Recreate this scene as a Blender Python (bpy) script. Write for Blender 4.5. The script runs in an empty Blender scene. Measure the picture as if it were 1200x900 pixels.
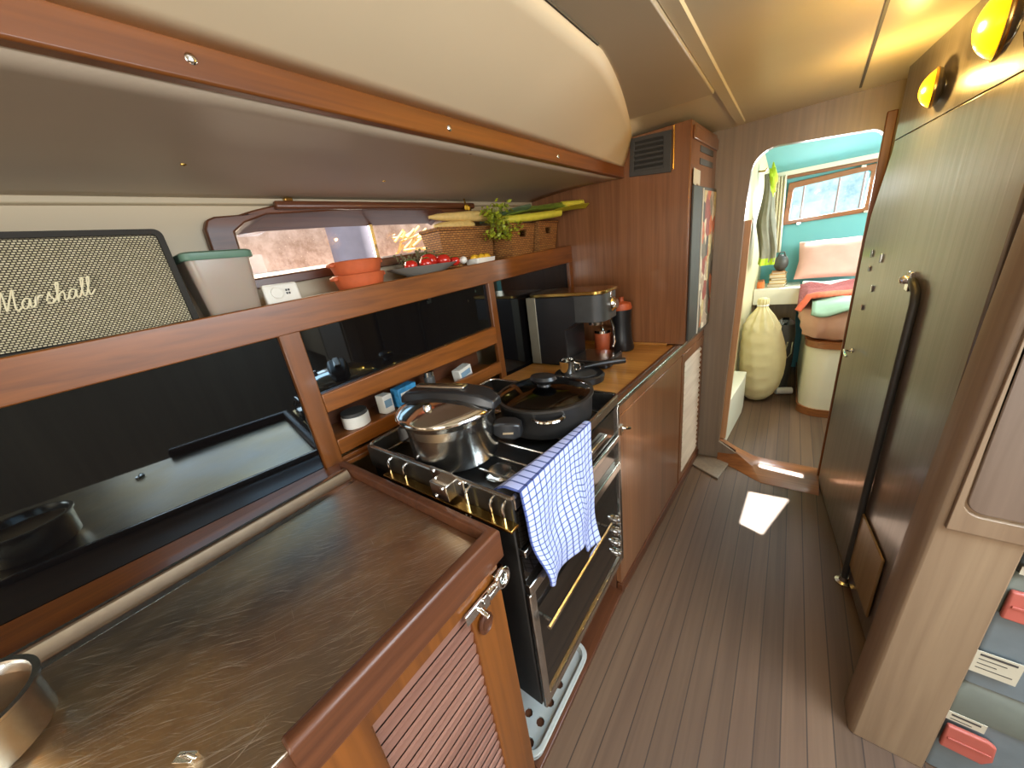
import bpy, bmesh, math, random
from mathutils import Vector, Matrix
from mathutils.geometry import tessellate_polygon
random.seed(7)
S = bpy.context.scene
COL = S.collection
rad = math.radians

# ------------------------------------------------------------------ materials
def lin(c):
    c = c / 255.0
    return c / 12.92 if c <= 0.04045 else ((c + 0.055) / 1.055) ** 2.4
def rgb(r, g, b): return (lin(r), lin(g), lin(b), 1.0)
MATS = {}
def nodes(name):
    m = bpy.data.materials.new(name); m.use_nodes = True
    nt = m.node_tree; bs = nt.nodes['Principled BSDF']
    MATS[name] = m
    return m, nt, bs
def setp(bs, **k):
    for a, v in k.items():
        bs.inputs[a.replace('_', ' ')].default_value = v
def plain(name, col, rough=0.5, metal=0.0, var=0.12, scale=25.0, bump=0.0, coat=0.0, **k):
    m, nt, bs = nodes(name)
    setp(bs, Roughness=rough, Metallic=metal)
    if coat: bs.inputs['Coat Weight'].default_value = coat; bs.inputs['Coat Roughness'].default_value = 0.08
    for a, v in k.items(): bs.inputs[a.replace('_', ' ')].default_value = v
    tc = nt.nodes.new('ShaderNodeTexCoord'); n = nt.nodes.new('ShaderNodeTexNoise')
    n.inputs['Scale'].default_value = scale; n.inputs['Detail'].default_value = 5
    nt.links.new(tc.outputs['Object'], n.inputs['Vector'])
    r = nt.nodes.new('ShaderNodeValToRGB')
    r.color_ramp.elements[0].position = 0.3; r.color_ramp.elements[1].position = 0.7
    r.color_ramp.elements[0].color = [c * (1 - var) for c in col[:3]] + [1]
    r.color_ramp.elements[1].color = [min(1, c * (1 + var)) for c in col[:3]] + [1]
    nt.links.new(n.outputs['Fac'], r.inputs['Fac']); nt.links.new(r.outputs['Color'], bs.inputs['Base Color'])
    if bump:
        b = nt.nodes.new('ShaderNodeBump'); b.inputs['Strength'].default_value = bump; b.inputs['Distance'].default_value = 0.002
        nt.links.new(n.outputs['Fac'], b.inputs['Height']); nt.links.new(b.outputs['Normal'], bs.inputs['Normal'])
    return m
def wood(name, c1, c2, axis='Y', rough=0.3, scale=1.0, coat=0.3, bump=0.05, rings=None):
    m, nt, bs = nodes(name)
    setp(bs, Roughness=rough)
    bs.inputs['Coat Weight'].default_value = coat; bs.inputs['Coat Roughness'].default_value = 0.12
    tc = nt.nodes.new('ShaderNodeTexCoord'); mp = nt.nodes.new('ShaderNodeMapping')
    sc = {'X': (2, 60, 60), 'Y': (60, 2, 60), 'Z': (60, 60, 2)}[axis]
    mp.inputs['Scale'].default_value = [s * scale for s in sc]
    nt.links.new(tc.outputs['Object'], mp.inputs['Vector'])
    n = nt.nodes.new('ShaderNodeTexNoise'); n.inputs['Scale'].default_value = 1.0; n.inputs['Detail'].default_value = 6
    n.inputs['Distortion'].default_value = 0.6
    nt.links.new(mp.outputs['Vector'], n.inputs['Vector'])
    n2 = nt.nodes.new('ShaderNodeTexNoise'); n2.inputs['Scale'].default_value = 0.16; n2.inputs['Detail'].default_value = 3
    nt.links.new(mp.outputs['Vector'], n2.inputs['Vector'])
    ad = nt.nodes.new('ShaderNodeMath'); ad.operation = 'MULTIPLY_ADD'; ad.inputs[1].default_value = 0.5
    h = nt.nodes.new('ShaderNodeMath'); h.operation = 'MULTIPLY'; h.inputs[1].default_value = 0.5
    nt.links.new(n2.outputs['Fac'], h.inputs[0]); nt.links.new(n.outputs['Fac'], ad.inputs[0]); nt.links.new(h.outputs[0], ad.inputs[2])
    r = nt.nodes.new('ShaderNodeValToRGB'); r.color_ramp.elements[0].position = 0.36; r.color_ramp.elements[1].position = 0.64
    r.color_ramp.elements[0].color = c1; r.color_ramp.elements[1].color = c2
    nt.links.new(ad.outputs[0], r.inputs['Fac']); nt.links.new(r.outputs['Color'], bs.inputs['Base Color'])
    b = nt.nodes.new('ShaderNodeBump'); b.inputs['Strength'].default_value = bump; b.inputs['Distance'].default_value = 0.002
    nt.links.new(n.outputs['Fac'], b.inputs['Height']); nt.links.new(b.outputs['Normal'], bs.inputs['Normal'])
    return m
def planks(name, c1, c2, dark, width, rough=0.4):
    """boards running along Y with dark seams"""
    m = wood(name, c1, c2, 'Y', rough, 0.7, 0.0, 0.05)
    nt = m.node_tree; bs = nt.nodes['Principled BSDF']
    src = bs.inputs['Base Color'].links[0].from_socket
    tc = nt.nodes.new('ShaderNodeTexCoord'); sx = nt.nodes.new('ShaderNodeSeparateXYZ'); nt.links.new(tc.outputs['Object'], sx.inputs[0])
    d = nt.nodes.new('ShaderNodeMath'); d.operation = 'DIVIDE'; d.inputs[1].default_value = width; nt.links.new(sx.outputs['X'], d.inputs[0])
    fr = nt.nodes.new('ShaderNodeMath'); fr.operation = 'FRACT'; nt.links.new(d.outputs[0], fr.inputs[0])
    lt = nt.nodes.new('ShaderNodeMath'); lt.operation = 'LESS_THAN'; lt.inputs[1].default_value = 0.055; nt.links.new(fr.outputs[0], lt.inputs[0])
    fl = nt.nodes.new('ShaderNodeMath'); fl.operation = 'FLOOR'; nt.links.new(d.outputs[0], fl.inputs[0])
    wn = nt.nodes.new('ShaderNodeTexWhiteNoise'); wn.noise_dimensions = '1D'; nt.links.new(fl.outputs[0], wn.inputs['W'])
    mr = nt.nodes.new('ShaderNodeMapRange'); mr.inputs['To Min'].default_value = 0.8; mr.inputs['To Max'].default_value = 1.15; nt.links.new(wn.outputs['Value'], mr.inputs['Value'])
    vm = nt.nodes.new('ShaderNodeVectorMath'); vm.operation = 'SCALE'; nt.links.new(src, vm.inputs[0]); nt.links.new(mr.outputs['Result'], vm.inputs['Scale'])
    mx = nt.nodes.new('ShaderNodeMix'); mx.data_type = 'RGBA'; nt.links.new(lt.outputs[0], mx.inputs['Factor'])
    nt.links.new(vm.outputs[0], mx.inputs['A']); mx.inputs['B'].default_value = dark
    nt.links.new(mx.outputs['Result'], bs.inputs['Base Color'])
    return m
def emit(name, col, strength):
    m, nt, bs = nodes(name)
    setp(bs, Base_Color=col, Roughness=0.4)
    bs.inputs['Emission Color'].default_value = col; bs.inputs['Emission Strength'].default_value = strength
    n = nt.nodes.new('ShaderNodeTexNoise'); n.inputs['Scale'].default_value = 8
    return m

M = {}
M['teak'] = wood('teak', rgb(98, 52, 14), rgb(140, 80, 25), 'Y', 0.38, coat=.15)
M['teak_v'] = wood('teak_vertical', rgb(90, 48, 14), rgb(128, 73, 25), 'Z', 0.38, coat=.15)
M['teak_x'] = wood('teak_cross', rgb(112, 66, 36), rgb(154, 98, 54), 'X', 0.32)
M['mahog'] = wood('red_mahogany', rgb(72, 38, 20), rgb(102, 58, 32), 'Y', 0.42, coat=.12)
M['mahog_v'] = wood('red_mahogany_vertical', rgb(80, 50, 34), rgb(110, 72, 50), 'Z', 0.33)
M['locker'] = wood('locker_teak', rgb(116, 74, 46), rgb(146, 98, 64), 'Z', 0.28, 1.3)
M['bulk'] = wood('bulkhead_veneer', rgb(116, 102, 88), rgb(138, 122, 104), 'Z', 0.36, 0.8, 0.2)
M['doorwood'] = wood('door_veneer', rgb(88, 80, 75), rgb(116, 108, 103), 'Z', 0.3, 0.7, 0.35, 0.25)
M['palewood'] = wood('pale_panel', rgb(142, 116, 78), rgb(166, 140, 98), 'Z', 0.35, .8, .2)
M['dull_silver'] = plain('dull_silver', rgb(128, 122, 104), .5, .3, .05)
M['louvre_lit'] = wood('lit_louvres', rgb(176, 158, 140), rgb(204, 188, 170), 'Y', .35)  # slats made pale to carry the light from the cabin
M['jambwood'] = wood('jamb_lit_wood', rgb(176, 128, 86), rgb(206, 160, 116), 'Z', .4, .8, .15)  # light falling on the jamb is put into this pale wood colour
M['inset'] = wood('inset_panel_teak', rgb(98, 80, 66), rgb(120, 100, 84), 'Z', 0.45, .7, .1)
M['partwood'] = wood('partition_teak', rgb(118, 94, 72), rgb(142, 118, 92), 'Z', 0.42, .7, .1)
M['postwood'] = wood('post_teak', rgb(128, 104, 80), rgb(150, 126, 98), 'Z', 0.42, .8, .1)
M['louvre'] = wood('louvre_slats', rgb(128, 88, 72), rgb(154, 112, 94), 'Y', 0.4)
M['floor'] = planks('sole_planks', rgb(88, 66, 50), rgb(108, 84, 64), rgb(60, 45, 35), 0.062, 0.52)
M['butcher'] = wood('oak_worktop', rgb(150, 98, 40), rgb(196, 142, 70), 'X', 0.3, 0.8)
M['cream'] = plain('cream_panel', rgb(222, 203, 168), 0.42, var=0.02, scale=3)
M['ceil'] = plain('ceiling_panel_paint', rgb(206, 195, 166), 0.32, var=0.03, scale=3)
M['under'] = plain('side_deck_lining', rgb(186, 170, 148), 0.45, var=0.03, scale=4)
M['hull'] = plain('hull_lining', rgb(190, 174, 144), 0.5, var=0.02, scale=4)
M['steel'] = plain('stainless', (0.62, 0.6, 0.56, 1), 0.22, 1.0, 0.08, 40)
M['chrome'] = plain('chrome', (0.8, 0.79, 0.76, 1), 0.08, 1.0, 0.03, 20)
M['brass'] = plain('brass', rgb(190, 150, 80), 0.25, 1.0, 0.08)
M['black_gloss'] = plain('black_acrylic', rgb(14, 12, 12), 0.03, var=0.02, IOR=1.75)
M['black_gloss'].node_tree.nodes['Principled BSDF'].inputs['Specular Tint'].default_value = (.66, .86, 1, 1)  # sky blue of the reflection put into the specular tint
M['black_glass'] = plain('oven_glass', rgb(26, 22, 18), 0.06, var=0.05)
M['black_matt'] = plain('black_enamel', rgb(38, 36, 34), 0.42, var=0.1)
M['black_plastic'] = plain('black_plastic', rgb(30, 30, 31), 0.35, var=0.08)
M['grey_dark'] = plain('dark_grey', rgb(60, 60, 58), 0.45)
M['bezel'] = plain('bezel_vinyl', rgb(40, 37, 31), 0.8, var=.1, scale=120)
M['cream_letter'] = plain('cream_lettering', rgb(222, 212, 176), 0.5, var=.02)
M['panreflect'] = plain('warm_pan_reflection', (0.5, 0.34, 0.2, 1), 0.3, 0.9, 0.1)
M['white'] = plain('white_plastic', rgb(226, 222, 210), 0.4, var=0.02)
M['terracotta'] = plain('terracotta', rgb(190, 92, 52), 0.5, var=0.12)
M['teal'] = plain('teal_paint', rgb(104, 170, 176), 0.8, var=0.03, scale=3)
M['ceil2'] = plain('ceiling_paint_shaded', rgb(186, 172, 144), 0.4, var=0.03, scale=3)  # darker copy of the ceiling paint, shade put into the colour
M['grey_steel'] = plain('dull_dark_steel', (0.10, 0.09, 0.078, 1), 0.34, 0.8, 0.2)
M['tray'] = plain('grey_plastic', rgb(176, 178, 172), 0.45, var=0.04)
M['pale_blue'] = plain('pale_blue_print', rgb(120, 150, 170), 0.5)
M['cabin_cream'] = plain('cabin_cream_paint', rgb(204, 196, 158), 0.5, var=0.03, scale=4)
M['white_paint'] = plain('white_paint', rgb(226, 224, 206), 0.4, var=0.02, scale=4)

# worktop: scratched steel
def worktop_mat():
    m, nt, bs = nodes('scratched_steel')
    setp(bs, Metallic=1.0, Base_Color=(0.4, 0.36, 0.31, 1), Roughness=0.28)
    tc = nt.nodes.new('ShaderNodeTexCoord')
    acc = None
    wq = nt.nodes.new('ShaderNodeTexNoise'); wq.inputs['Scale'].default_value = 2.2; nt.links.new(tc.outputs['Object'], wq.inputs['Vector'])
    wm = nt.nodes.new('ShaderNodeVectorMath'); wm.operation = 'MULTIPLY_ADD'; wm.inputs[1].default_value = (.09, .09, 0)
    nt.links.new(wq.outputs['Color'], wm.inputs[0]); nt.links.new(tc.outputs['Object'], wm.inputs[2])
    for ang, sc, th in ((52, (9, 420, 1), 0.65), (66, (6, 600, 1), 0.63), (38, (14, 500, 1), 0.66), (58, (20, 800, 1), .62), (105, (10, 400, 1), 0.72), (-20, (12, 420, 1), 0.735)):
        mp = nt.nodes.new('ShaderNodeMapping'); mp.vector_type = 'POINT'; mp.inputs['Rotation'].default_value = (0, 0, rad(-ang)); mp.inputs['Location'].default_value = (ang, 0, 0)
        rt = nt.nodes.new('ShaderNodeMapping'); rt.inputs['Rotation'].default_value = (0, 0, rad(-ang)); nt.links.new(wm.outputs[0], rt.inputs['Vector'])
        mp.inputs['Rotation'].default_value = (0, 0, 0); mp.inputs['Scale'].default_value = sc; nt.links.new(rt.outputs['Vector'], mp.inputs['Vector'])
        n = nt.nodes.new('ShaderNodeTexNoise'); n.inputs['Scale'].default_value = 1; n.inputs['Detail'].default_value = 1.5
        nt.links.new(mp.outputs['Vector'], n.inputs['Vector'])
        g = nt.nodes.new('ShaderNodeMapRange'); g.inputs['From Min'].default_value = th; g.inputs['From Max'].default_value = th + 0.07; g.inputs['To Max'].default_value = .7
        nt.links.new(n.outputs['Fac'], g.inputs['Value'])
        if acc is None: acc = g.outputs['Result']
        else:
            mx = nt.nodes.new('ShaderNodeMath'); mx.operation = 'MAXIMUM'
            nt.links.new(acc, mx.inputs[0]); nt.links.new(g.outputs['Result'], mx.inputs[1]); acc = mx.outputs[0]
    cl = nt.nodes.new('ShaderNodeTexNoise'); cl.inputs['Scale'].default_value = 5; cl.inputs['Detail'].default_value = 4
    nt.links.new(tc.outputs['Object'], cl.inputs['Vector'])
    mr = nt.nodes.new('ShaderNodeMapRange'); mr.inputs['From Min'].default_value = .3; mr.inputs['From Max'].default_value = .7
    mr.inputs['To Min'].default_value = .27; mr.inputs['To Max'].default_value = .4
    nt.links.new(cl.outputs['Fac'], mr.inputs['Value'])
    ma = nt.nodes.new('ShaderNodeMath'); ma.operation = 'MULTIPLY_ADD'; ma.inputs[1].default_value = 0.25
    nt.links.new(acc, ma.inputs[0]); nt.links.new(mr.outputs['Result'], ma.inputs[2]); nt.links.new(ma.outputs[0], bs.inputs['Roughness'])
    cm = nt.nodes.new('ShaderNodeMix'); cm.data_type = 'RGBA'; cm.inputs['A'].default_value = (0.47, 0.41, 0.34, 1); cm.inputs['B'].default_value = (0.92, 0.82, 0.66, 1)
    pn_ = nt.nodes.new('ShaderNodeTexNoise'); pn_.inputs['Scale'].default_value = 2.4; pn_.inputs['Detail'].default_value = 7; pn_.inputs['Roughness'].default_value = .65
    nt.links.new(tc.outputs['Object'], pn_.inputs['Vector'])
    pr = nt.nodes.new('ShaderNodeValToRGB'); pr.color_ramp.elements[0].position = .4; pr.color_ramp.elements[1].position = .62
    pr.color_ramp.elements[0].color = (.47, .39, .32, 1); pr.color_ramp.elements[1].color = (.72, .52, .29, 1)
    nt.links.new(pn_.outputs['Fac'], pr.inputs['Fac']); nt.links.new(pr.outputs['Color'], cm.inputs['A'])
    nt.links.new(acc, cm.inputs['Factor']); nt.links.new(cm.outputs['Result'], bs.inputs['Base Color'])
    return m
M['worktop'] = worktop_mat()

def checker_cloth():
    m, nt, bs = nodes('checked_cotton')
    setp(bs, Roughness=0.9)
    uv = nt.nodes.new('ShaderNodeUVMap'); sx = nt.nodes.new('ShaderNodeSeparateXYZ'); nt.links.new(uv.outputs['UV'], sx.inputs[0])
    outs = []
    for ax, nlines, w in (('X', 15, 0.19), ('Y', 22, 0.17)):
        mu = nt.nodes.new('ShaderNodeMath'); mu.operation = 'MULTIPLY'; mu.inputs[1].default_value = nlines; nt.links.new(sx.outputs[ax], mu.inputs[0])
        fr = nt.nodes.new('ShaderNodeMath'); fr.operation = 'FRACT'; nt.links.new(mu.outputs[0], fr.inputs[0])
        lt = nt.nodes.new('ShaderNodeMath'); lt.operation = 'LESS_THAN'; lt.inputs[1].default_value = w; nt.links.new(fr.outputs[0], lt.inputs[0])
        outs.append(lt.outputs[0])
    ad = nt.nodes.new('ShaderNodeMath'); ad.operation = 'ADD'; nt.links.new(outs[0], ad.inputs[0]); nt.links.new(outs[1], ad.inputs[1])
    r = nt.nodes.new('ShaderNodeValToRGB'); r.color_ramp.interpolation = 'CONSTANT'
    r.color_ramp.elements[0].color = rgb(188, 196, 238); r.color_ramp.elements[1].color = rgb(78, 92, 150); r.color_ramp.elements[1].position = 0.3
    e = r.color_ramp.elements.new(0.75); e.color = rgb(40, 50, 98)
    h = nt.nodes.new('ShaderNodeMath'); h.operation = 'MULTIPLY'; h.inputs[1].default_value = 0.5; nt.links.new(ad.outputs[0], h.inputs[0])
    nt.links.new(h.outputs[0], r.inputs['Fac']); nt.links.new(r.outputs['Color'], bs.inputs['Base Color'])
    return m
M['check'] = checker_cloth()

def grille_mat():
    m, nt, bs = nodes('woven_speaker_cloth')
    setp(bs, Roughness=0.8)
    tc = nt.nodes.new('ShaderNodeTexCoord'); mp = nt.nodes.new('ShaderNodeMapping')
    mp.inputs['Rotation'].default_value = (rad(45), 0, 0); mp.inputs['Scale'].default_value = (1, 1, 1)
    nt.links.new(tc.outputs['Object'], mp.inputs['Vector'])
    ck = nt.nodes.new('ShaderNodeTexBrick'); ck.inputs['Scale'].default_value = 1
    sx = nt.nodes.new('ShaderNodeSeparateXYZ'); nt.links.new(tc.outputs['Object'], sx.inputs[0])
    cb = nt.nodes.new('ShaderNodeCombineXYZ'); nt.links.new(sx.outputs['Y'], cb.inputs['X']); nt.links.new(sx.outputs['Z'], cb.inputs['Y'])
    nt.links.new(cb.outputs[0], ck.inputs['Vector'])
    ck.inputs['Brick Width'].default_value = 0.0066; ck.inputs['Row Height'].default_value = 0.0044; ck.inputs['Mortar Size'].default_value = 0.0011
    ck.inputs['Color1'].default_value = rgb(212, 202, 168); ck.inputs['Color2'].default_value = rgb(184, 174, 138); ck.inputs['Mortar'].default_value = rgb(58, 50, 34)
    nt.links.new(ck.outputs['Color'], bs.inputs['Base Color'])
    return m
M['grille'] = grille_mat()

def wicker_mat(name, c1, c2, dark):
    m, nt, bs = nodes(name)
    setp(bs, Roughness=0.6)
    tc = nt.nodes.new('ShaderNodeTexCoord'); sx = nt.nodes.new('ShaderNodeSeparateXYZ'); nt.links.new(tc.outputs['Object'], sx.inputs[0])
    a = nt.nodes.new('ShaderNodeMath'); a.operation = 'ADD'; nt.links.new(sx.outputs['X'], a.inputs[0]); nt.links.new(sx.outputs['Y'], a.inputs[1])
    cb = nt.nodes.new('ShaderNodeCombineXYZ'); nt.links.new(a.outputs[0], cb.inputs['X']); nt.links.new(sx.outputs['Z'], cb.inputs['Y'])
    ck = nt.nodes.new('ShaderNodeTexBrick'); nt.links.new(cb.outputs[0], ck.inputs['Vector']); ck.inputs['Scale'].default_value = 1
    ck.inputs['Brick Width'].default_value = 0.022; ck.inputs['Row Height'].default_value = 0.0085; ck.inputs['Mortar Size'].default_value = 0.0016; ck.inputs['Mortar Smooth'].default_value = 0.6
    ck.inputs['Color1'].default_value = c1; ck.inputs['Color2'].default_value = c2; ck.inputs['Mortar'].default_value = dark
    nt.links.new(ck.outputs['Color'], bs.inputs['Base Color'])
    b = nt.nodes.new('ShaderNodeBump'); b.inputs['Strength'].default_value = 0.8; b.inputs['Distance'].default_value = 0.004; b.invert = True
    nt.links.new(ck.outputs['Fac'], b.inputs['Height']); nt.links.new(b.outputs['Normal'], bs.inputs['Normal'])
    return m
M['wicker'] = wicker_mat('wicker', rgb(190, 132, 68), rgb(162, 106, 54), rgb(70, 40, 20))

def frosted():
    m, nt, bs = nodes('frosted_plastic')
    setp(bs, Base_Color=rgb(200, 182, 164), Roughness=0.35)
    bs.inputs['Subsurface Weight'].default_value = 0.3; bs.inputs['Transmission Weight'].default_value = 0.35
    return m
M['frost'] = frosted()
def glass(name, tint=(1, 1, 1, 1), refl=0.25, rough=0.02):
    m = bpy.data.materials.new(name); m.use_nodes = True; MATS[name] = m
    nt = m.node_tree; nt.nodes.clear()
    o = nt.nodes.new('ShaderNodeOutputMaterial'); mix = nt.nodes.new('ShaderNodeMixShader'); t = nt.nodes.new('ShaderNodeBsdfTransparent')
    g = nt.nodes.new('ShaderNodeBsdfGlossy'); g.inputs['Roughness'].default_value = rough; t.inputs['Color'].default_value = tint
    fr = nt.nodes.new('ShaderNodeFresnel'); fr.inputs['IOR'].default_value = 1.45
    n = nt.nodes.new('ShaderNodeMath'); n.operation = 'ADD'; n.operation = 'MULTIPLY'; n.inputs[1].default_value = refl; nt.links.new(fr.outputs[0], n.inputs[0])
    nt.links.new(n.outputs[0], mix.inputs[0]); nt.links.new(t.outputs[0], mix.inputs[1]); nt.links.new(g.outputs[0], mix.inputs[2]); nt.links.new(mix.outputs[0], o.inputs[0])
    return m
M['glass'] = glass('window_glass')
M['lidglass'] = glass('smoked_lid_glass', (0.42, 0.40, 0.36, 1), 1.6, .06)

# ------------------------------------------------------------------ mesh helpers
class MB:
    def __init__(s): s.v = []; s.f = []; s.uv = {}
    def add(s, vs, fs):
        b = len(s.v); s.v += [Vector(p) for p in vs]; s.f += [tuple(b + i for i in f) for f in fs]; return s
    def box(s, x0, x1, y0, y1, z0, z1):
        vs = [(x, y, z) for z in (z0, z1) for y in (y0, y1) for x in (x0, x1)]
        return s.add(vs, [(0, 2, 3, 1), (4, 5, 7, 6), (0, 1, 5, 4), (2, 6, 7, 3), (0, 4, 6, 2), (1, 3, 7, 5)])
    def obox(s, c, h, rot=(0, 0, 0)):
        R = Matrix.Rotation(rot[2], 3, 'Z') @ Matrix.Rotation(rot[1], 3, 'Y') @ Matrix.Rotation(rot[0], 3, 'X')
        vs = [Vector(c) + R @ Vector((a * h[0], b * h[1], d * h[2])) for d in (-1, 1) for b in (-1, 1) for a in (-1, 1)]
        return s.add(vs, [(0, 2, 3, 1), (4, 5, 7, 6), (0, 1, 5, 4), (2, 6, 7, 3), (0, 4, 6, 2), (1, 3, 7, 5)])
    def loft(s, loops, cap=True, closed=True):
        n = len(loops[0]); vs = [p for l in loops for p in l]; fs = []
        for k in range(len(loops) - 1):
            for i in range(n if closed else n - 1):
                j = (i + 1) % n
                fs.append((k * n + i, k * n + j, (k + 1) * n + j, (k + 1) * n + i))
        if cap: fs.append(tuple(range(n))[::-1]); fs.append(tuple((len(loops) - 1) * n + i for i in range(n)))
        return s.add(vs, fs)
    def prism(s, poly, off):
        off = Vector(off)
        return s.loft([[Vector(p) for p in poly], [Vector(p) + off for p in poly]])
    def plate(s, outer, holes, off):
        """flat polygon with holes, extruded by off"""
        off = Vector(off); loops = [[Vector(p) for p in l] for l in [outer] + holes]
        tri = tessellate_polygon(loops); flat = [p for l in loops for p in l]; n = len(flat)
        fs = [tuple(t) for t in tri] + [tuple(n + i for i in t[::-1]) for t in tri]
        b = 0
        for l in loops:
            for i in range(len(l)):
                j = (i + 1) % len(l); fs.append((b + i, b + j, n + b + j, n + b + i))
            b += len(l)
        return s.add(flat + [p + off for p in flat], fs)
    def tube(s, pts, r, n=10, cap=True):
        pts = [Vector(p) for p in pts]; rs = r if isinstance(r, (list, tuple)) else [r] * len(pts)
        t0 = (pts[1] - pts[0]).normalized(); up = Vector((0, 0, 1)) if abs(t0.z) < 0.9 else Vector((1, 0, 0))
        nrm = t0.cross(up).normalized(); loops = []
        for i, p in enumerate(pts):
            t = (pts[min(i + 1, len(pts) - 1)] - pts[max(i - 1, 0)]).normalized()
            nrm = (nrm - t * nrm.dot(t)).normalized(); bn = t.cross(nrm)
            loops.append([p + (nrm * math.cos(a) + bn * math.sin(a)) * rs[i] for a in [2 * math.pi * k / n for k in range(n)]])
        return s.loft(loops, cap)
    def lathe(s, prof, c=(0, 0, 0), n=40, mat=None, sx=1, sy=1):
        loops = []
        for r, z in prof:
            l = [Vector((max(r, 1e-4) * math.cos(2 * math.pi * k / n) * sx, max(r, 1e-4) * math.sin(2 * math.pi * k / n) * sy, z)) for k in range(n)]
            if mat is not None: l = [mat @ p for p in l]
            loops.append([p + Vector(c) for p in l])
        return s.loft(loops, True)
    def ball(s, c, r, n=16, m=10, fn=None):
        rx, ry, rz = (r if isinstance(r, (list, tuple)) else (r, r, r)); loops = []
        for i in range(m + 1):
            t = math.pi * (i / m) * 0.998 + 0.003; l = []
            for k in range(n):
                a = 2 * math.pi * k / n; d = Vector((math.sin(t) * math.cos(a), math.sin(t) * math.sin(a), -math.cos(t)))
                q = fn(d) if fn else 1.0
                l.append(Vector(c) + Vector((d.x * rx, d.y * ry, d.z * rz)) * q)
            loops.append(l)
        return s.loft(loops, True)
    def grid(s, fn, nu, nv):
        b = len(s.v); vs = [fn(i / nu, j / nv) for j in range(nv + 1) for i in range(nu + 1)]
        fs = [(j * (nu + 1) + i, j * (nu + 1) + i + 1, (j + 1) * (nu + 1) + i + 1, (j + 1) * (nu + 1) + i) for j in range(nv) for i in range(nu)]
        s.add(vs, fs)
        for j in range(nv + 1):
            for i in range(nu + 1): s.uv[b + j * (nu + 1) + i] = (i / nu, j / nv)
        return s
    def build(s, name, mat, parent=None, smooth=False, bevel=0.0, solid=0.0, sub=0, seg=2, org=None, recalc=True):
        me = bpy.data.meshes.new(name)
        base = Vector(parent['_o']) if parent is not None else None
        if base is None:
            if org is None:
                xs = [p.x for p in s.v]; ys = [p.y for p in s.v]; zs = [p.z for p in s.v]
                org = ((min(xs) + max(xs)) / 2, (min(ys) + max(ys)) / 2, min(zs))
            base = Vector(org)
        me.from_pydata([p - base for p in s.v], [], s.f)
        if s.uv:
            ul = me.uv_layers.new(name='UVMap')
            for lp in me.loops: ul.data[lp.index].uv = s.uv.get(lp.vertex_index, (0, 0))
        if recalc:
            bm = bmesh.new(); bm.from_mesh(me); bmesh.ops.recalc_face_normals(bm, faces=bm.faces[:]); bm.to_mesh(me); bm.free()
        if smooth:
            for p in me.polygons: p.use_smooth = True
            me.set_sharp_from_angle(angle=rad(40))
        me.materials.append(M[mat] if isinstance(mat, str) else mat)
        o = bpy.data.objects.new(name, me); COL.objects.link(o)
        o['_o'] = list(base)
        if parent is not None: o.parent = parent
        else: o.location = base
        if solid: md = o.modifiers.new('solid', 'SOLIDIFY'); md.thickness = solid; md.offset = 0
        if bevel:
            md = o.modifiers.new('bevel', 'BEVEL'); md.width = bevel; md.segments = seg; md.limit_method = 'ANGLE'; md.angle_limit = rad(40)
            if not smooth:
                for p in me.polygons: p.use_smooth = True
                me.set_sharp_from_angle(angle=rad(40))
            md.harden_normals = False
        if sub: md = o.modifiers.new('sub', 'SUBSURF'); md.levels = sub; md.render_levels = sub
        return o
def tag(o, label, cat, group=None, kind=None):
    o['label'] = label; o['category'] = cat
    if group: o['group'] = group
    if kind: o['kind'] = kind
    return o
def thing(name, loc, label, cat, group=None):
    o = bpy.data.objects.new(name, None); COL.objects.link(o); o.location = loc; o['_o'] = list(loc); o.empty_display_size = 0.05
    return tag(o, label, cat, group)
def struct(name, mb, mat, parent=None, **k):
    o = mb.build(name, mat, parent, **k)
    if parent is None: o['kind'] = 'structure'
    return o
def rrect(x0, x1, y0, y1, r, n=6):
    """rounded rectangle outline in 2D"""
    out = []
    for cx, cy, a0 in ((x1 - r, y1 - r, 0), (x0 + r, y1 - r, 90), (x0 + r, y0 + r, 180), (x1 - r, y0 + r, 270)):
        for k in range(n + 1):
            a = rad(a0 + 90 * k / n); out.append((cx + r * math.cos(a), cy + r * math.sin(a)))
    return out
def arc(c, r, a0, a1, n): return [(c[0] + r * math.cos(rad(a0 + (a1 - a0) * k / n)), c[1] + r * math.sin(rad(a0 + (a1 - a0) * k / n))) for k in range(n + 1)]

# profile functions of the boat
def xf(y): return -1.1 + 0.088 * (y - 0.39)            # face of the cupboards behind the worktop
def xh(y): return -1.38 + 0.1 * (y - 0.2)              # hull lining
def zt(y): return 1.385 + 0.0345 * y                   # top of the shelf rail (follows the sheer)
def xc(y): return -0.432 if y < 1.15 else -0.432 + (y - 1.15) * 0.058   # front of the galley units
def xw(y): return 0.26 - 0.095 * (y - 2.3)             # right-hand side door
YB, ZC, YL = 2.34, 1.885, 1.875

# ------------------------------------------------------------------ shell
struct('floor', MB().box(-1.5, 1.7, -2.0, 4.6, -0.04, 0.0), 'floor', org=(0, 0, 0))
c = MB()   # main ceiling with the hatch over the saloon
c.plate([(-0.8, -2.0, ZC), (1.7, -2.0, ZC), (1.7, YB + .06, ZC), (-0.8, YB + .06, ZC)], [[(.45, .1, ZC), (1.35, .1, ZC), (1.35, 1.0, ZC), (.45, 1.0, ZC)]], (0, 0, .03))
struct('ceiling', c, 'ceil', org=(0, 0, ZC))
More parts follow.
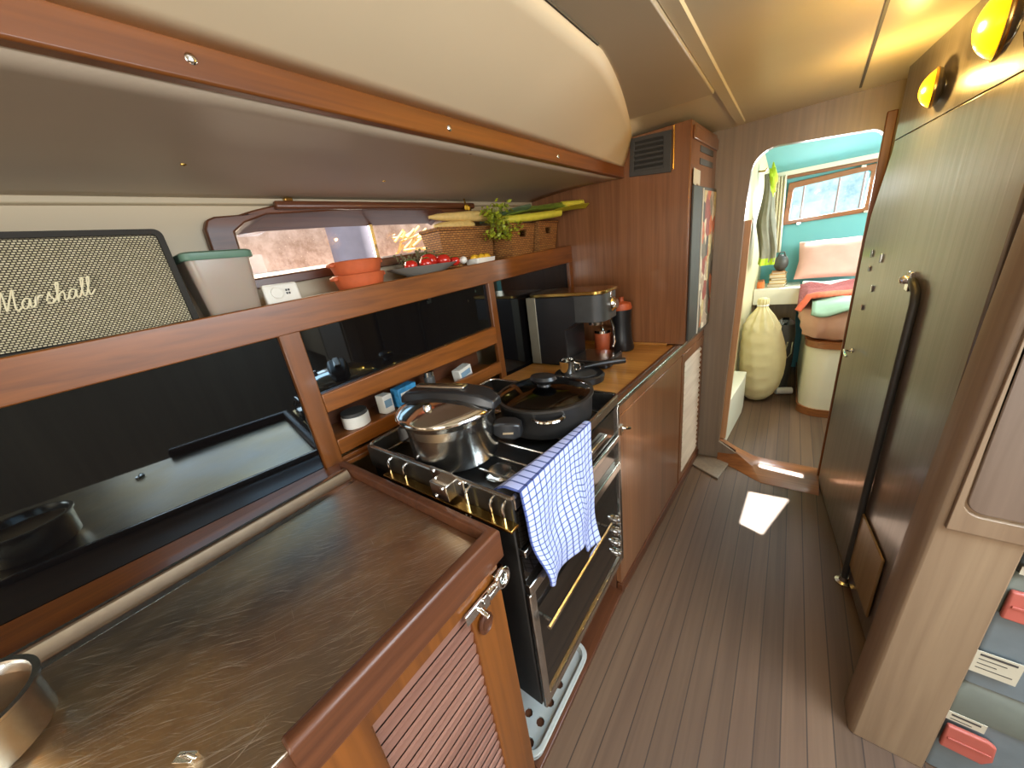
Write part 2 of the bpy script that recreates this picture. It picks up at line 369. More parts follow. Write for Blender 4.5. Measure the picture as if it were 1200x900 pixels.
# seams and beading on the ceiling
struct('trim_1', MB().prism([(-.272, -1.6, ZC), (-.268, -1.6, ZC - .006), (-.236, -1.6, ZC - .006), (-.232, -1.6, ZC)], (0, 3.86, 0)), 'ceil')
struct('trim_2', MB().prism([(.104, 1.1, ZC - .0005), (.112, 1.1, ZC - .0005), (.112, 1.1, ZC - .003), (.104, 1.1, ZC - .003)], (.046, 1.16, 0)), 'grey_dark')
# thicker ceiling board left of the ridge
d = MB().prism([(-.80, -1.6, ZC - .001), (-.27, -1.6, ZC - .001), (-.27, 1.66, ZC - .001), (-.8, 1.6, ZC - .001)], (0, 0, -.014))
struct('ceiling_board', d, 'ceil2', bevel=.004)
# sloping cream panel between ceiling and fascia
def topx(y):
    if y <= 1.0: return -.41
    t = (y - 1.0) / .87
    return -.41 - .22 * (t ** 1.25)
def side(u, v):
    y = -1.6 + (YL + 1.6) * u; x1 = topx(y); z1 = ZC - .016
    x0, z0 = -.672, 1.757
    b = math.sin(math.pi * v) * .006
    return Vector((x0 + (x1 - x0) * v, y, z0 + (z1 - z0) * v - b))
struct('ceiling_slope', MB().grid(side, 70, 8), 'cream', smooth=True, solid=.004)
# seam where the slope meets the ceiling board
struct('trim_3', MB().tube([(topx(y) + .002, y, ZC - .0165) for y in [-1.6 + .07 * k for k in range(38)]], .0028, 6), 'grey_dark', smooth=True)
# fascia beam
fb = struct('trim_4', MB().box(-.692, -.668, -1.6, YL, 1.712, 1.76), 'teak', bevel=.004)
for y, z in ((.242, 1.737), (.722, 1.733), (1.239, 1.732)):
    MB().lathe([(.007, 0), (.007, .001), (.005, .003), (0, .0035)], (-.668, y, z), 14, Matrix.Rotation(rad(90), 3, 'Y')).build('screw', 'chrome', fb, smooth=True)
# underside of the side deck
def und(u, v):
    y = -1.6 + (YL + 1.6) * u; x0 = -.69; x1 = xh(y) - .01
    return Vector((x0 + (x1 - x0) * v, y, 1.716 + .012 * math.sin(math.pi * v) - .012 * v))
ud = struct('ceiling_side_deck', MB().grid(und, 40, 10), 'under', smooth=True, solid=.006)
for x, y in ((-1.087, .307), (-1.08, .819), (-.72, .323), (-.74, .87)):
    MB().lathe([(.006, 0), (.0055, -.002), (0, -.0035)], (x, y, 1.7175), 12).build('screw', 'brass', ud, smooth=True)
# hull lining with the long window
W0, W1 = .43, 1.23
def hullpt(y, z, o=0): return Vector((xh(y) + o, y, z))
hole = [hullpt(y, z) for y, z in ((.40, 1.46), (1.27, 1.49), (1.27, 1.675), (.56, 1.67), (.46, 1.645), (.40, 1.62))]
struct('wall_left', MB().plate([hullpt(-2.0, 0), hullpt(4.6, 0), hullpt(4.6, 1.75), hullpt(-2.0, 1.75)], [hole], (-.03, 0, 0)), 'hull')
struct('trim_5', MB().loft([[hullpt(y, z, o) for o, z in ((0, 1.71), (.016, 1.71), (.016, 1.688), (0, 1.684))] for y in (-1.6, YL)]), 'hull', bevel=.003)
# window 1 : shaped mahogany frame, deep hood, pane
wi1 = [(.44, 1.474), (1.215, 1.508), (1.225, 1.52), (1.225, 1.655), (1.21, 1.664), (.80, 1.667), (.535, 1.656), (.47, 1.634), (.437, 1.61), (.43, 1.49)]
wg1 = [(.452, 1.488), (1.23, 1.516), (1.24, 1.526), (1.24, 1.618), (1.225, 1.628), (.80, 1.628), (.53, 1.622), (.475, 1.614), (.452, 1.606), (.445, 1.495)]
wf = struct('window_1', MB().plate(
    [hullpt(y, z, .001) for y, z in ((.372, 1.44), (1.395, 1.485), (1.395, 1.692), (.56, 1.682), (.50, 1.668), (.46, 1.656), (.40, 1.652), (.38, 1.644), (.368, 1.62), (.365, 1.56))],
    [[hullpt(y, z, .001) for y, z in wi1]], (.03, 0, 0)), 'mahog', bevel=.005, seg=3)
MB().loft([[hullpt(y, z, .03) for y, z in wi1], [hullpt(y, z, -.085) for y, z in wg1]], cap=False).build('reveal', 'mahog', wf, recalc=False)
hd = MB().loft([[hullpt(y, z, o) for o, z in ((.03, 1.692), (.03, 1.668), (.05, 1.668), (.054, 1.676), (.05, 1.692))] for y in (.56, .9, 1.395)])
hd.build('hood', 'mahog', wf, bevel=.004)
MB().plate([hullpt(y, z, -.08) for y, z in ((.43, 1.47), (1.26, 1.50), (1.26, 1.645), (.43, 1.625))], [], (-.004, 0, 0)).build('pane', 'glass', wf)
MB().box(xh(.92) - .082, xh(.92) - .07, .925, .94, 1.50, 1.63).build('mullion', 'steel', wf)
# bulkhead with the doorway (rounded top corners, swept sill)
op = [(-.246, .132), (-.15, .072), (-.02, .02), (.1, .008), (.26, .004)]
op += [(.262, 1.67)] + arc((.215, 1.685), .05, 0, 80, 5)[1:] + arc((-.10, 1.66), .1, 90, 170, 7) + [(-.21, 1.45), (-.217, 1.1), (-.235, .5)]
opn = [(x, YB, z) for x, z in op]
outer = [(-1.3, YB, 0.0), (1.7, YB, 0.0), (1.7, YB, ZC + .1), (-1.3, YB, ZC + .1)]
op2 = [(x, YB, max(z, .0042)) for x, z in op]
struct('wall_front', MB().plate(outer, [op2], (0, .05, 0)), 'bulk', org=(0, YB, 0))
# teak lining of the doorway: jamb, sill, right-hand post
jl = [(-.246, .132)] + [(-.235, .5), (-.217, 1.1), (-.21, 1.45)]
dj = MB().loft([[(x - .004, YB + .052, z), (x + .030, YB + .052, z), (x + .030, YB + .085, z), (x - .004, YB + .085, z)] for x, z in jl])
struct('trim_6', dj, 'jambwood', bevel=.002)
sl = MB().loft([[(x, YB - .17 + q, .001), (x, YB - .09 + q, z), (x, YB + .02, z + .004), (x, YB + .068, z + .004), (x, YB + .068, 0.001)] for x, z, q in [(-.247, .132, .14), (-.15, .075, .10), (-.05, .034, .03), (.0, .03, 0), (.1, .03, 0), (.262, .03, 0)]])
struct('trim_7', sl, 'teak_x', bevel=.004)
struct('trim_8', MB().box(.255, .287, YB - .016, YB + .004, .0, 1.785), 'teak_v', bevel=.003)
# floor wedge beside the doorway
struct('trim_9', MB().prism([(-.362, 2.335, 0), (-.17, 2.335, 0), (-.21, 2.10, 0), (-.375, 2.20, 0)], (0, 0, .012)), 'bulk', bevel=.003)
# right side: wall behind the folded-back door, partition post, saloon shell
struct('wall_right', MB().prism([(.345, YB, 0), (.45, 1.22, 0), (.48, 1.22, 0), (.40, YB, 0)], (0, 0, ZC)), 'bulk')
struct('wall_partition', MB().box(.43, 1.7, 1.20, 1.23, 0, ZC).box(.43, 1.7, .987, 1.20, .845, ZC), 'partwood')
struct('trim_10', MB().loft([[(.28 + .026 * z, 1.078, z), (.283 + .026 * z, .995, z), (.292 + .026 * z, .985, z), (.43, .985, z), (.43, 1.23, z), (.37, 1.23, z), (.37, 1.078, z)] for z in (0, .62, 1.24, ZC)]), 'postwood', bevel=.003)
struct('wall_saloon', MB().plate([(1.66, -2.0, 0), (1.66, 1.22, 0), (1.66, 1.22, ZC), (1.66, -2.0, ZC)], [[(1.66, y, z) for y, z in rrect(-.6, 1.1, 1.28, 1.80, .06, 4)]], (.04, 0, 0)), 'bulk')
struct('wall_back', MB().plate([(-1.6, -2.0, 0), (1.7, -2.0, 0), (1.7, -2.0, ZC), (-1.6, -2.0, ZC)], [[(x, -2.0, z) for x, z in rrect(-.1, 1.1, .9, 1.72, .06, 4)]], (0, -.04, 0)), 'bulk')  # opening added to let in the fill light behind the camera

# ------------------------------------------------------------------ door folded back on the right
door = MB().prism([(xw(y), y, z) for y, z in ((1.255, .012), (2.30, .012), (2.30, 1.30), (2.285, 1.40), (2.17, 1.62), (2.165, 1.657), (1.255, 1.657))], (.03, 0, 0))
struct('wall_header', MB().prism([(xw(2.165), 2.165, 1.6585), (xw(1.22), 1.22, 1.6585), (.44, 1.22, 1.6585), (.40, 2.165, 1.6585)], (0, 0, ZC - 1.6585)), 'doorwood')
dr = struct('door_1', door, 'doorwood', bevel=.004)
dr['label'] = 'tall varnished plank door folded back on the right side of the passage'
for y, z, l in ((2.15, 1.25, .014), (2.14, 1.19, .010), (2.02, 1.24, .016), (2.05, 1.12, .012), (2.13, 1.03, .012)):
    MB().box(xw(y) - .006, xw(y), y - .006, y + .006, z - l, z + l).build('latch_plate', 'chrome', dr, bevel=.001)
MB().lathe([(.012, 0), (.012, .004), (.006, .006), (.006, .03)], (xw(2.15), 2.15, .83), 16, Matrix.Rotation(rad(-90), 3, 'Y')).tube([(xw(2.15) - .028, 2.152, .83), (xw(2.15) - .03, 2.10, .827), (xw(2.15) - .026, 2.07, .823)], .0055, 8).build('lever_handle', 'chrome', dr, smooth=True)
# raised lower panel of the door
MB().prism([(xw(y) - .002, y, z) for y, z in ((1.34, .10), (1.62, .10), (1.62, .36), (1.34, .36))], (-.008, 0, 0)).build('kick_panel', 'palewood', dr, bevel=.004)
gp = thing('grab_pole', (.318, 1.58, 0), 'dark vertical grab pole in front of the folded-back plank door', 'pole')
MB().tube([(.316, 1.585, .0), (.316, 1.585, .6), (.317, 1.59, 1.14), (.316, 1.60, 1.175), (.312, 1.63, 1.195), (.318, 1.68, 1.2)], .011, 12).build('pole', 'grey_dark', gp, smooth=True)
MB().lathe([(.028, 0), (.028, .006), (.016, .012), (.013, .03)], (.316, 1.585, 0), 20).build('floor_flange', 'steel', gp, smooth=True)
MB().obox((xw(1.68) - .004, 1.69, 1.195), (.006, .022, .03)).lathe([(.014, 0), (.014, .02), (.009, .028)], (xw(1.69), 1.69, 1.2), 16, Matrix.Rotation(rad(-90), 3, 'Y')).build('bracket', 'chrome', gp, bevel=.002)

# ------------------------------------------------------------------ near cabinet and worktop
nc = thing('base_cabinet', (-.6, .0, 0), 'teak base cabinet with a louvred door under the steel worktop', 'cabinet')
YE = .405
MB().box(-1.15, -.455, -.9, -.02, 0, .868).box(-1.15, -.455, -.02, YE - .012, 0, .868).build('carcass', 'mahog_v', nc)
fr = MB().plate([(-.455, -.02, .002), (-.455, YE - .01, .002), (-.455, YE - .01, .831), (-.455, -.02, .831)], [[(-.455, .085, .08), (-.455, .30, .08), (-.455, .30, .80), (-.455, .085, .80)]], (.025, 0, 0))
fd = fr.build('door', 'teak_v', nc, bevel=.003)
lv = MB()
for k in range(21):
    z = .085 + k * .0341
    lv.obox((-.440, .1925, z + .017), (.0028, .1075, .0158), (0, rad(12), 0))
lv.build('louvres', 'louvre', fd)
MB().box(-.4552, -.4545, .086, .299, .081, .799).build('shade_backing', 'black_matt', fd)  # black sheet added as the shade between the slats
MB().lathe([(.026, 0), (.026, .004), (.02, .007), (.015, .003), (.001, .002)], (-.425, .328, .735), 24, Matrix.Rotation(rad(90), 3, 'Y'), sy=.75).build('finger_pull', 'mahog', fd, smooth=True)
lt = MB().obox((-.421, .325, .795), (.003, .045, .013)).obox((-.416, .360, .797), (.006, .018, .007)).obox((-.417, .335, .795), (.004, .008, .016)).tube([(-.421, .318, .787), (-.397, .318, .780)], .005, 8)
lt.build('sliding_bolt', 'chrome', fd, bevel=.0015)
ey = MB().tube([(-.414, .388 + .017 * math.cos(a), .806 + .019 * math.sin(a)) for a in [2 * math.pi * k / 24 for k in range(25)]], .0065, 10).obox((-.426, .386, .806), (.005, .016, .018))
ey.build('ring_latch', 'chrome', nc, smooth=True)

wt = thing('worktop', (-.7, 0, .868), 'scratched stainless steel worktop with a raised teak rail', 'worktop')
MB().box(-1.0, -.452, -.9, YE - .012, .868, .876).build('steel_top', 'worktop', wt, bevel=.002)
fpr = [(0, .832), (0, .899), (.12, .904), (.3, .906), (.7, .906), (.88, .904), (1, .899), (1, .832)]
lp_ = lambda a, b, t: a + (b - a) * t
fdl = MB().loft([[(lp_(-.4549, -.427, t), -.004, z - (.004 if z > .9 else 0)) for t, z in fpr], [(lp_(-.4549, -.427, t), .0, z) for t, z in fpr],
                 [(lp_(-.4549, -.427, t), lp_(YE - .0115, YE + .012, t), z) for t, z in fpr],
                 [(-1.05, lp_(YE - .0115, YE + .012, t), z) for t, z in fpr]])
fdl.build('fiddle_rail', 'mahog', wt, smooth=True, bevel=.0015)
bk = MB().loft([[(-.955, y, .876), (-.972, y, .877), (-.982, y, .881), (-.996, y, .899), (-1.000, y, .902), (-1.012, y, .903), (-1.014, y, .876)] for y in (-.9, YE - .014)])
bk.build('back_upstand', 'steel', wt, smooth=True, bevel=.001)
MB().loft([[(-1.014, y, .868), (-1.014, y, .888), (-1.03, y, .891), (-1.05, y, .885), (xf(y) - .018, y, .883), (xf(y) - .018, y, .868)] for y in (-.9, YE + .012)]).build('back_ledge', 'teak', wt, bevel=.002)

# steel bowl on the worktop, cropped by the picture's corner
sb = thing('steel_pan', (-.86, -.22, .876), 'round steel pan with a bright rim at the bottom left corner', 'pan')
MB().lathe([(.072, 0), (.084, .010), (.087, .072), (.093, .077), (.093, .081), (.085, .081), (.082, .076), (.080, .02), (.0, .015)], (-.835, -.27, .876), 48).build('body', 'steel', sb, smooth=True)
MB().lathe([(.0815, .060), (.0, .062)], (-.835, -.27, .876), 40).build('reflection_disc', 'panreflect', sb)  # added disc, coloured as the warm reflection inside the pan
tag(MB().obox((-.56, -.085, .880), (.013, .006, .004), (0, 0, rad(35))).tube([(-.57, -.09, .882), (-.556, -.082, .889), (-.546, -.076, .882)], .002, 8).build('metal_clip', 'chrome', bevel=.002),
    'small shiny metal clip lying on the steel worktop at the bottom edge', 'clip')

# ------------------------------------------------------------------ wall cupboards behind the worktop
wc = thing('wall_cupboard', (-1.1, .8, .868), 'long teak cupboard front with dark glossy sliding panels below the shelf', 'cupboard')
def rail(y0, y1, zb0, zb1, zt0, zt1, d=.022):
    return MB().loft([[(xf(y) - d, y, zb), (xf(y), y, zb), (xf(y) + .0, y, zt_), (xf(y) - d, y, zt_)] for y, zb, zt_ in ((y0, zb0, zt0), (y1, zb1, zt1))])
rail(-.9, YL, 1.297 - .038 * .9 * 0 - .03, 1.362, zt(-.9), zt(YL)).build('top_rail', 'teak', wc, bevel=.003)
def post(ya, yb, z0, z1, d=.02):
    return MB().loft([[(xf(y) - d, y, z0), (xf(y) - .001, y, z0), (xf(y) - .001, y, z1), (xf(y) - d, y, z1)] for y in (ya, yb)])
post(.375, .43, .868, 1.33).build('post', 'teak_v', wc, bevel=.003)
post(1.20, 1.235, .868, 1.36).build('post', 'teak_v', wc, bevel=.003)
post(1.84, YL, .868, 1.38).build('post', 'teak_v', wc, bevel=.003)
rail(.43, 1.205, 1.055, 1.072, 1.115, 1.15).build('middle_rail', 'teak', wc, bevel=.003)
rail(.43, 1.205, .905, .93, .958, .985, .02).build('shelf_lip', 'teak', wc, bevel=.003)
def pan(y0, y1, z0, z1): return MB().loft([[(xf(y) - .026, y, z0), (xf(y) - .019, y, z0), (xf(y) - .019, y, z1), (xf(y) - .026, y, z1)] for y in (y0, y1)])
pan(-.9, .40, .868, 1.33).build('sliding_panel', 'black_gloss', wc)
pan(.41, 1.215, 1.09, 1.36).build('sliding_panel', 'black_gloss', wc)
pan(1.22, 1.85, .868, 1.38).build('sliding_panel', 'black_gloss', wc)
MB().loft([[(xf(y) - .02, y, .948), (xf(y) - .17, y, .948), (xf(y) - .17, y, .956), (xf(y) - .02, y, .956)] for y in (.40, 1.22)]).build('lower_shelf', 'teak', wc)
MB().loft([[(xf(y) - .16, y, .95), (xf(y) - .17, y, .95), (xf(y) - .17, y, 1.1), (xf(y) - .16, y, 1.1)] for y in (.40, 1.22)]).build('back_panel', 'mahog', wc)
MB().loft([[(xf(y) - .02, y, zt(y) - .028), (xh(y) + .001, y, zt(y) - .028), (xh(y) + .001, y, zt(y) - .012), (xf(y) - .02, y, zt(y) - .012)] for y in (-.9, YL)]).build('shelf_board', 'hull', wc)
for k in range(2):
    MB().loft([[(xf(y) - .018, y, .868), (xf(y) + .016 - k * .02, y, .868), (xf(y) + .016 - k * .02, y, .884 + k * .01), (xf(y) - .018, y, .884 + k * .01)] for y in ((YE + .012, YL))]).build('ledge', 'teak', wc, bevel=.002)

# small packets and jars on the low open shelf
def shelf_item(name, y, w, h, mat, label, cat, kind='box', x=None, tilt=0):
    x = xf(y) - .055 if x is None else x
    t = thing(name, (x, y, .956), label, cat)
    if kind == 'jar':
        MB().lathe([(w * .9, 0), (w, .004), (w, h * .75), (w * .9, h * .8), (0, h * .8)], (x, y, .957), 24).build('jar_body', mat, t, smooth=True)
        MB().lathe([(w * .95, h * .78), (w * .95, h), (0, h)], (x, y, .957), 24).build('lid', 'grey_dark' if mat != 'grey_dark' else 'steel', t, smooth=True)
    else:
        MB().obox((x, y, .957 + h / 2), (.022, w, h / 2), (tilt, 0, .1)).build('carton', mat, t, bevel=.003)
        MB().obox((x + .0226, y, .957 + h * .55), (.0008, w * .75, h * .2), (tilt, 0, .1)).build('printed_band', 'white' if mat != 'white' else 'pale_blue', t)
    return t
M['pale_blue'] = plain('pale_blue_print', rgb(120, 150, 170), 0.5)
M['blue_pack'] = plain('blue_packet', rgb(60, 140, 190), 0.4, var=.3, scale=60)
M['yellow'] = plain('yellow_paste', rgb(214, 170, 60), 0.5)
shelf_item('tub', .53, .045, .055, 'white', 'white tub with a printed band at the left end of the low shelf', 'tub', 'jar')
shelf_item('carton', .645, .020, .07, 'white', 'small white carton on the low shelf beside the blue packet', 'carton')
shelf_item('packet', .73, .045, .075, 'blue_pack', 'bright blue packet on the low shelf behind the pressure cooker', 'packet')
shelf_item('jar', .85, .022, .09, 'grey_dark', 'small grey jar on the low shelf above the pressure cooker lid', 'jar', 'jar')
shelf_item('box', 1.02, .042, .055, 'white', 'white and yellow box on the low shelf at its far end', 'box', tilt=.12).children[0].data.materials[0] = M['white']

# ------------------------------------------------------------------ stove
SX0, SX1, SY0, SY1 = -.985, -.424, .470, 1.078
st = thing('stove', (-.7, .76, 0), 'gimballed black and steel gas stove with oven between worktops', 'stove')
MB().box(SX0, SX1 - .012, SY0, SY1, .215, .872).build('body', 'black_matt', st, bevel=.003)
hob = MB().box(SX0, SX1 - .006, SY0 - .004, SY1, .872, .882)
hob.build('hob_plate', 'black_matt', st, bevel=.002)
gw = MB().box(SX0, SX1, SY0 - .006, SY0, .876, .945).box(SX0, SX1, SY1 - .004, SY1 + .002, .876, .945).box(SX0 - .004, SX0, SY0, SY1, .876, .945)
gw.build('guard_panel', 'grey_steel', st)
rl = MB()
rp = [(x, y, .937) for x, y in [(SX1 + .004, SY0)] ] 
path = [(SX1, SY0 - .003)] + arc((SX1 - .02, SY1 - .02), .022, 0, 90, 6) + arc((SX0 + .03, SY1 - .03), .032, 90, 180, 8) + arc((SX0 + .03, SY0 + .03), .032, 180, 270, 8) + [(SX1, SY0 - .003)]
rl.tube([(x, y, .947) for x, y in path], .0055, 8)
rl.build('guard_rail', 'steel', st, smooth=True)
MB().box(SX1 - .006, SX1 + .004, SY0 + .0, SY1, .915, .947).build('front_rail', 'steel', st, bevel=.002)
MB().box(SX0 + .1, SX1 + .012, SY0 - .034, SY0 - .006, .880, .888).build('side_flange', 'brass', st, bevel=.002)
# pan grates
for cx, cy in ((-.86, .62), (-.86, .92), (-.57, .60), (-.57, .90)):
    g = MB()
    for k in range(4):
        g.tube([(cx - .11, cy - .105 + .07 * k, .908), (cx + .11, cy - .105 + .07 * k, .908)], .0035, 6)
    g.tube([(cx - .11, cy - .105, .905), (cx - .11, cy + .105, .905)], .004, 6); g.tube([(cx + .11, cy - .105, .905), (cx + .11, cy + .105, .905)], .004, 6)
    for a, b in ((-.11, -.105), (.11, -.105), (-.11, .105), (.11, .105)): g.tube([(cx + a, cy + b, .880), (cx + a, cy + b, .912)], .004, 6)
    g.build('pan_grate', 'steel', st, smooth=True)
    MB().lathe([(.045, .882), (.045, .89), (.03, .894), (.03, .9), (0, .9)], (cx, cy, 0), 24).build('burner', 'steel', st, smooth=True)
# pan clamps hooked on the side flange
def clamp(x, z=.888, y=SY0 - .02):
    MB().tube([(x, y, z), (x, y, z + .04), (x, y + .006, z + .048), (x, y + .022, z + .05), (x, y + .028, z + .044)], .004, 8).build('pan_clamp', 'chrome', st, smooth=True)
for x in (-.86, -.79, -.55, -.475, -.44): clamp(x)
# gimbal bracket on the left side
gb = MB().prism([(-.665, SY0 - .008, .86), (-.56, SY0 - .008, .84), (-.56, SY0 - .008, .955), (-.60, SY0 - .008, .965), (-.68, SY0 - .008, .965)], (0, -.006, 0)).box(-.655, -.595, SY0 - .04, SY0 - .012, .90, .945)
gbo = gb.build('gimbal_bracket', 'steel', st, bevel=.006, seg=3)
for x, z in ((-.665, .955), (-.575, .945), (-.64, .905), (-.61, .935), (-.575, .855)):
    MB().lathe([(.006, 0), (.005, .003), (0, .004)], (x, SY0 - (.04 if -.65 < x < -.6 else .014), z), 10, Matrix.Rotation(rad(90), 3, 'X')).build('bolt', 'chrome', gbo, smooth=True)
# front : facia, trim strips, oven door
MB().box(SX1 - .012, SX1 - .003, SY0 + .004, SY1 - .004, .80, .90).build('control_facia', 'black_glass', st)
MB().box(SX1 - .004, SX1 + .012, .84, .96, .842, .858).build('grill_handle', 'steel', st, bevel=.004)
for z0, z1 in ((.775, .795), (.655, .685)):
    MB().box(SX1 - .010, SX1 + .008, SY0 + .004, SY1 - .006, z0, z1).build('trim_strip', 'steel', st, bevel=.003)
MB().box(SX1 - .012, SX1 - .004, SY0 + .004, SY1 - .006, .685, .775).build('grill_panel', 'black_glass', st)
od = MB().plate([(SX1 - .006, SY0, .218), (SX1 - .006, SY1, .218), (SX1 - .006, SY1, .655), (SX1 - .006, SY0, .655)], [[(SX1 - .006, SY0 + .026, .25), (SX1 - .006, SY1 - .014, .25), (SX1 - .006, SY1 - .014, .65), (SX1 - .006, SY0 + .026, .65)]], (.012, 0, 0)).build('oven_door', 'steel', st, bevel=.003)
MB().box(SX1 - .008, SX1 - .002, SY0 + .02, SY1 - .01, .245, .655).build('oven_glass', 'black_glass', od)
MB().tube([(SX1 + .028, .50, .53), (SX1 + .028, .92, .53)], .007, 8).tube([(SX1, .52, .53), (SX1 + .028, .52, .53)], .005, 8).tube([(SX1, .90, .53), (SX1 + .028, .90, .53)], .005, 8).build('door_bar', 'steel', od, smooth=True)
for z in (.46, .405, .35, .30):
    MB().lathe([(.016, 0), (.015, .012), (.010, .014), (.009, .022), (0, .023)], (SX1 - .001, 1.02, z), 18, Matrix.Rotation(rad(90), 3, 'Y')).build('knob', 'chrome', st, smooth=True)
MB().box(SX1 - .01, SX1 + .006, SY1 - .012, SY1 + .004, .215, .905).build('end_strip', 'steel', st, bevel=.002)

# grey plastic tray below the oven, on a low plinth board
struct('trim_11', MB().box(-1.0, -.428, YE + .003, 1.12, 0.001, .018), 'mahog', bevel=.003)
ty = thing('boot_tray', (-.55, .6, .019), 'pale grey perforated plastic tray on the plinth under the oven', 'tray')
ol = rrect(-.85, -.434, .43, .775, .05, 6)
MB().plate([(x, y, .022) for x, y in rrect(-.845, -.44, .401, .769, .045, 6)], [[(x, y, .022) for x, y in arc((-.485 - .045 * i, .44 + .062 * j), .014, 0, 315, 7)] for i in range(3) for j in range(4)], (0, 0, .006)).build('perforated_base', 'tray', ty)
def loopz(x0, x1, y0, y1, r, z): return [Vector((x, y, z)) for x, y in rrect(x0, x1, y0, y1, r, 6)]
MB().loft([loopz(-.842, -.442, .408, .767, .042, .019), loopz(-.852, -.432, .398, .777, .05, .05), loopz(-.850, -.434, .400, .775, .05, .053), loopz(-.838, -.446, .412, .763, .04, .053), loopz(-.832, -.452, .418, .757, .04, .026)], cap=False).build('rim', 'tray', ty, smooth=True)
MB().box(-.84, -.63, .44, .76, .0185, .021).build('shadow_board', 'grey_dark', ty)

# ---- pressure cooker
PX, PY = -.735, .605
pc = thing('pressure_cooker', (PX, PY, .913), 'shiny steel pressure cooker with a long black lid handle', 'pot')
MB().lathe([(.118, 0), (.124, .004), (.126, .03), (.128, .12), (.138, .135), (.140, .142), (.134, .142), (.12, .05), (0, .04)], (PX, PY, .913), 56).build('pot_body', 'steel', pc, smooth=True)
ld = MB().lathe([(.143, .140), (.148, .146), (.148, .152), (.143, .158), (.13, .164), (.10, .176), (.05, .184), (0, .186)], (PX, PY, .913), 56).build('lid', 'chrome', pc, smooth=True)
hv = Vector((.97, .24, 0)).normalized(); hp = Vector((-hv.y, hv.x, 0))
def bar(c, L, w, zs, mb):
    loops = []
    for t, ww, z0, z1 in zs:
        p = Vector(c) + hv * (t * L)
        loops.append([p + hp * ww + Vector((0, 0, z0)), p - hp * ww + Vector((0, 0, z0)), p - hp * ww * .8 + Vector((0, 0, z1)), p + hp * ww * .8 + Vector((0, 0, z1))])
    return mb.loft(loops)
lh = bar((PX, PY, .913), 1, 0, [(-.15, .022, .158, .178), (-.12, .036, .165, .196), (-.03, .042, .180, .206), (.06, .042, .180, .206), (.125, .038, .165, .196), (.16, .026, .152, .176)], MB())
lh.build('lid_handle', 'black_plastic', ld, bevel=.006, seg=3)
bar((PX, PY, .913), 1, 0, [(-.09, .014, .205, .213), (.07, .014, .205, .213)], MB()).build('locking_slide', 'steel', ld, bevel=.003)
MB().lathe([(.011, .17), (.011, .195), (.007, .2), (0, .2)], (PX + .09 * hp.x * -1, PY - .09 * hp.y, .905), 16).build('pressure_valve', 'chrome', ld, smooth=True)
hv = Vector((.90, .44, 0)).normalized(); hp = Vector((-hv.y, hv.x, 0))
for s_ in (1, -1):
    sh = bar((PX, PY, .913), s_, 0, [(.125, .022, .06, .09), (.15, .030, .05, .096), (.185 if s_ > 0 else .16, .030, .046, .094), (.205 if s_ > 0 else .17, .020, .05, .086)], MB())
    sh.build('side_handle', 'black_plastic', pc, bevel=.006, seg=3)
bar((PX, PY, .913), 1, 0, [(.155, .0312, .066, .072), (.185, .0312, .066, .072)], MB()).build('handle_band', 'chrome', pc)

# ---- black casserole pan with glass lid
QX, QY = -.585, .878
pn = thing('casserole_pan', (QX, QY, .913), 'wide black pan with a smoked glass lid and steel side handles', 'pan')
MB().lathe([(.125, 0), (.138, .005), (.146, .03), (.15, .092), (.152, .096), (.148, .096), (.143, .03), (0, .01)], (QX, QY, .913), 56).build('pan_body', 'black_matt', pn, smooth=True)
pl = MB().lathe([(.153, .095), (.154, .099), (.149, .102)], (QX, QY, .913), 56)
lid = MB().lathe([(.150, .097), (.151, .101), (.12, .112), (.07, .121), (0, .125), (0, .122), (.07, .118), (.12, .109), (.148, .097)], (QX, QY, .913), 56).build('glass_lid', 'lidglass', pn, smooth=True)
MB().lathe([(.1495, .0965), (.1545, .0965), (.1545, .1035), (.1495, .1035)], (QX, QY, .913), 56).build('lid_rim', 'grey_steel', lid, smooth=True)
MB().lathe([(.018, .120), (.016, .13), (.026, .138), (.034, .148), (.030, .158), (.015, .163), (0, .163)], (QX, QY, .913), 28, sx=1.35).build('lid_knob', 'black_plastic', lid, smooth=True)
for a0 in (-55, 125):
    hh = MB(); ps = []
    for k in range(13):
        a = rad(a0 - 17 + 34 * k / 12); r_ = .150 + .034 * math.sin(math.pi * k / 12) ** .6
        ps.append((QX + r_ * math.cos(a), QY + r_ * math.sin(a), .913 + .082))
    hh.tube(ps, .006, 8); hh.build('side_handle', 'chrome', pn, smooth=True)

# ---- checked tea towel over the front rail
def tow(u, v):
    # u along the rail (0 = left), v along the drop (0 = on the hob side, 1 = hem)
    y0, y1 = .480, .835
    yy = y0 + (y1 - y0) * u
    if v < .14:
        t = v / .14; x = SX1 - (.05 - .035 * u) * (1 - t); z = .934 + .026 * math.sin(t * math.pi / 2)
        x -= .02 * (1 - u)
    else:
        t = (v - .14) / .86
        drop = .275 + .065 * min(1, u / .25) + .012 * math.sin(u * 9) + .075 * max(0, min(1, (u - .66) / .15))
        x = SX1 + .014 + .016 * math.sin(u * 11 + 1.5 * t) * t + .012 * t; z = .960 - drop * t - .006 * (1 - math.cos(min(1, t * 8) * math.pi / 2))
        yy = yy + (.5 - u) * .03 * t - .012 * math.sin(t * 5) * t
        x += .008 * math.sin(t * 9 + u * 4) * t
    return Vector((x, yy, z))
tag(MB().grid(tow, 44, 50).build('tea_towel', 'check', smooth=True, solid=.004, recalc=False), 'blue and white checked tea towel draped over the stove front rail', 'towel')

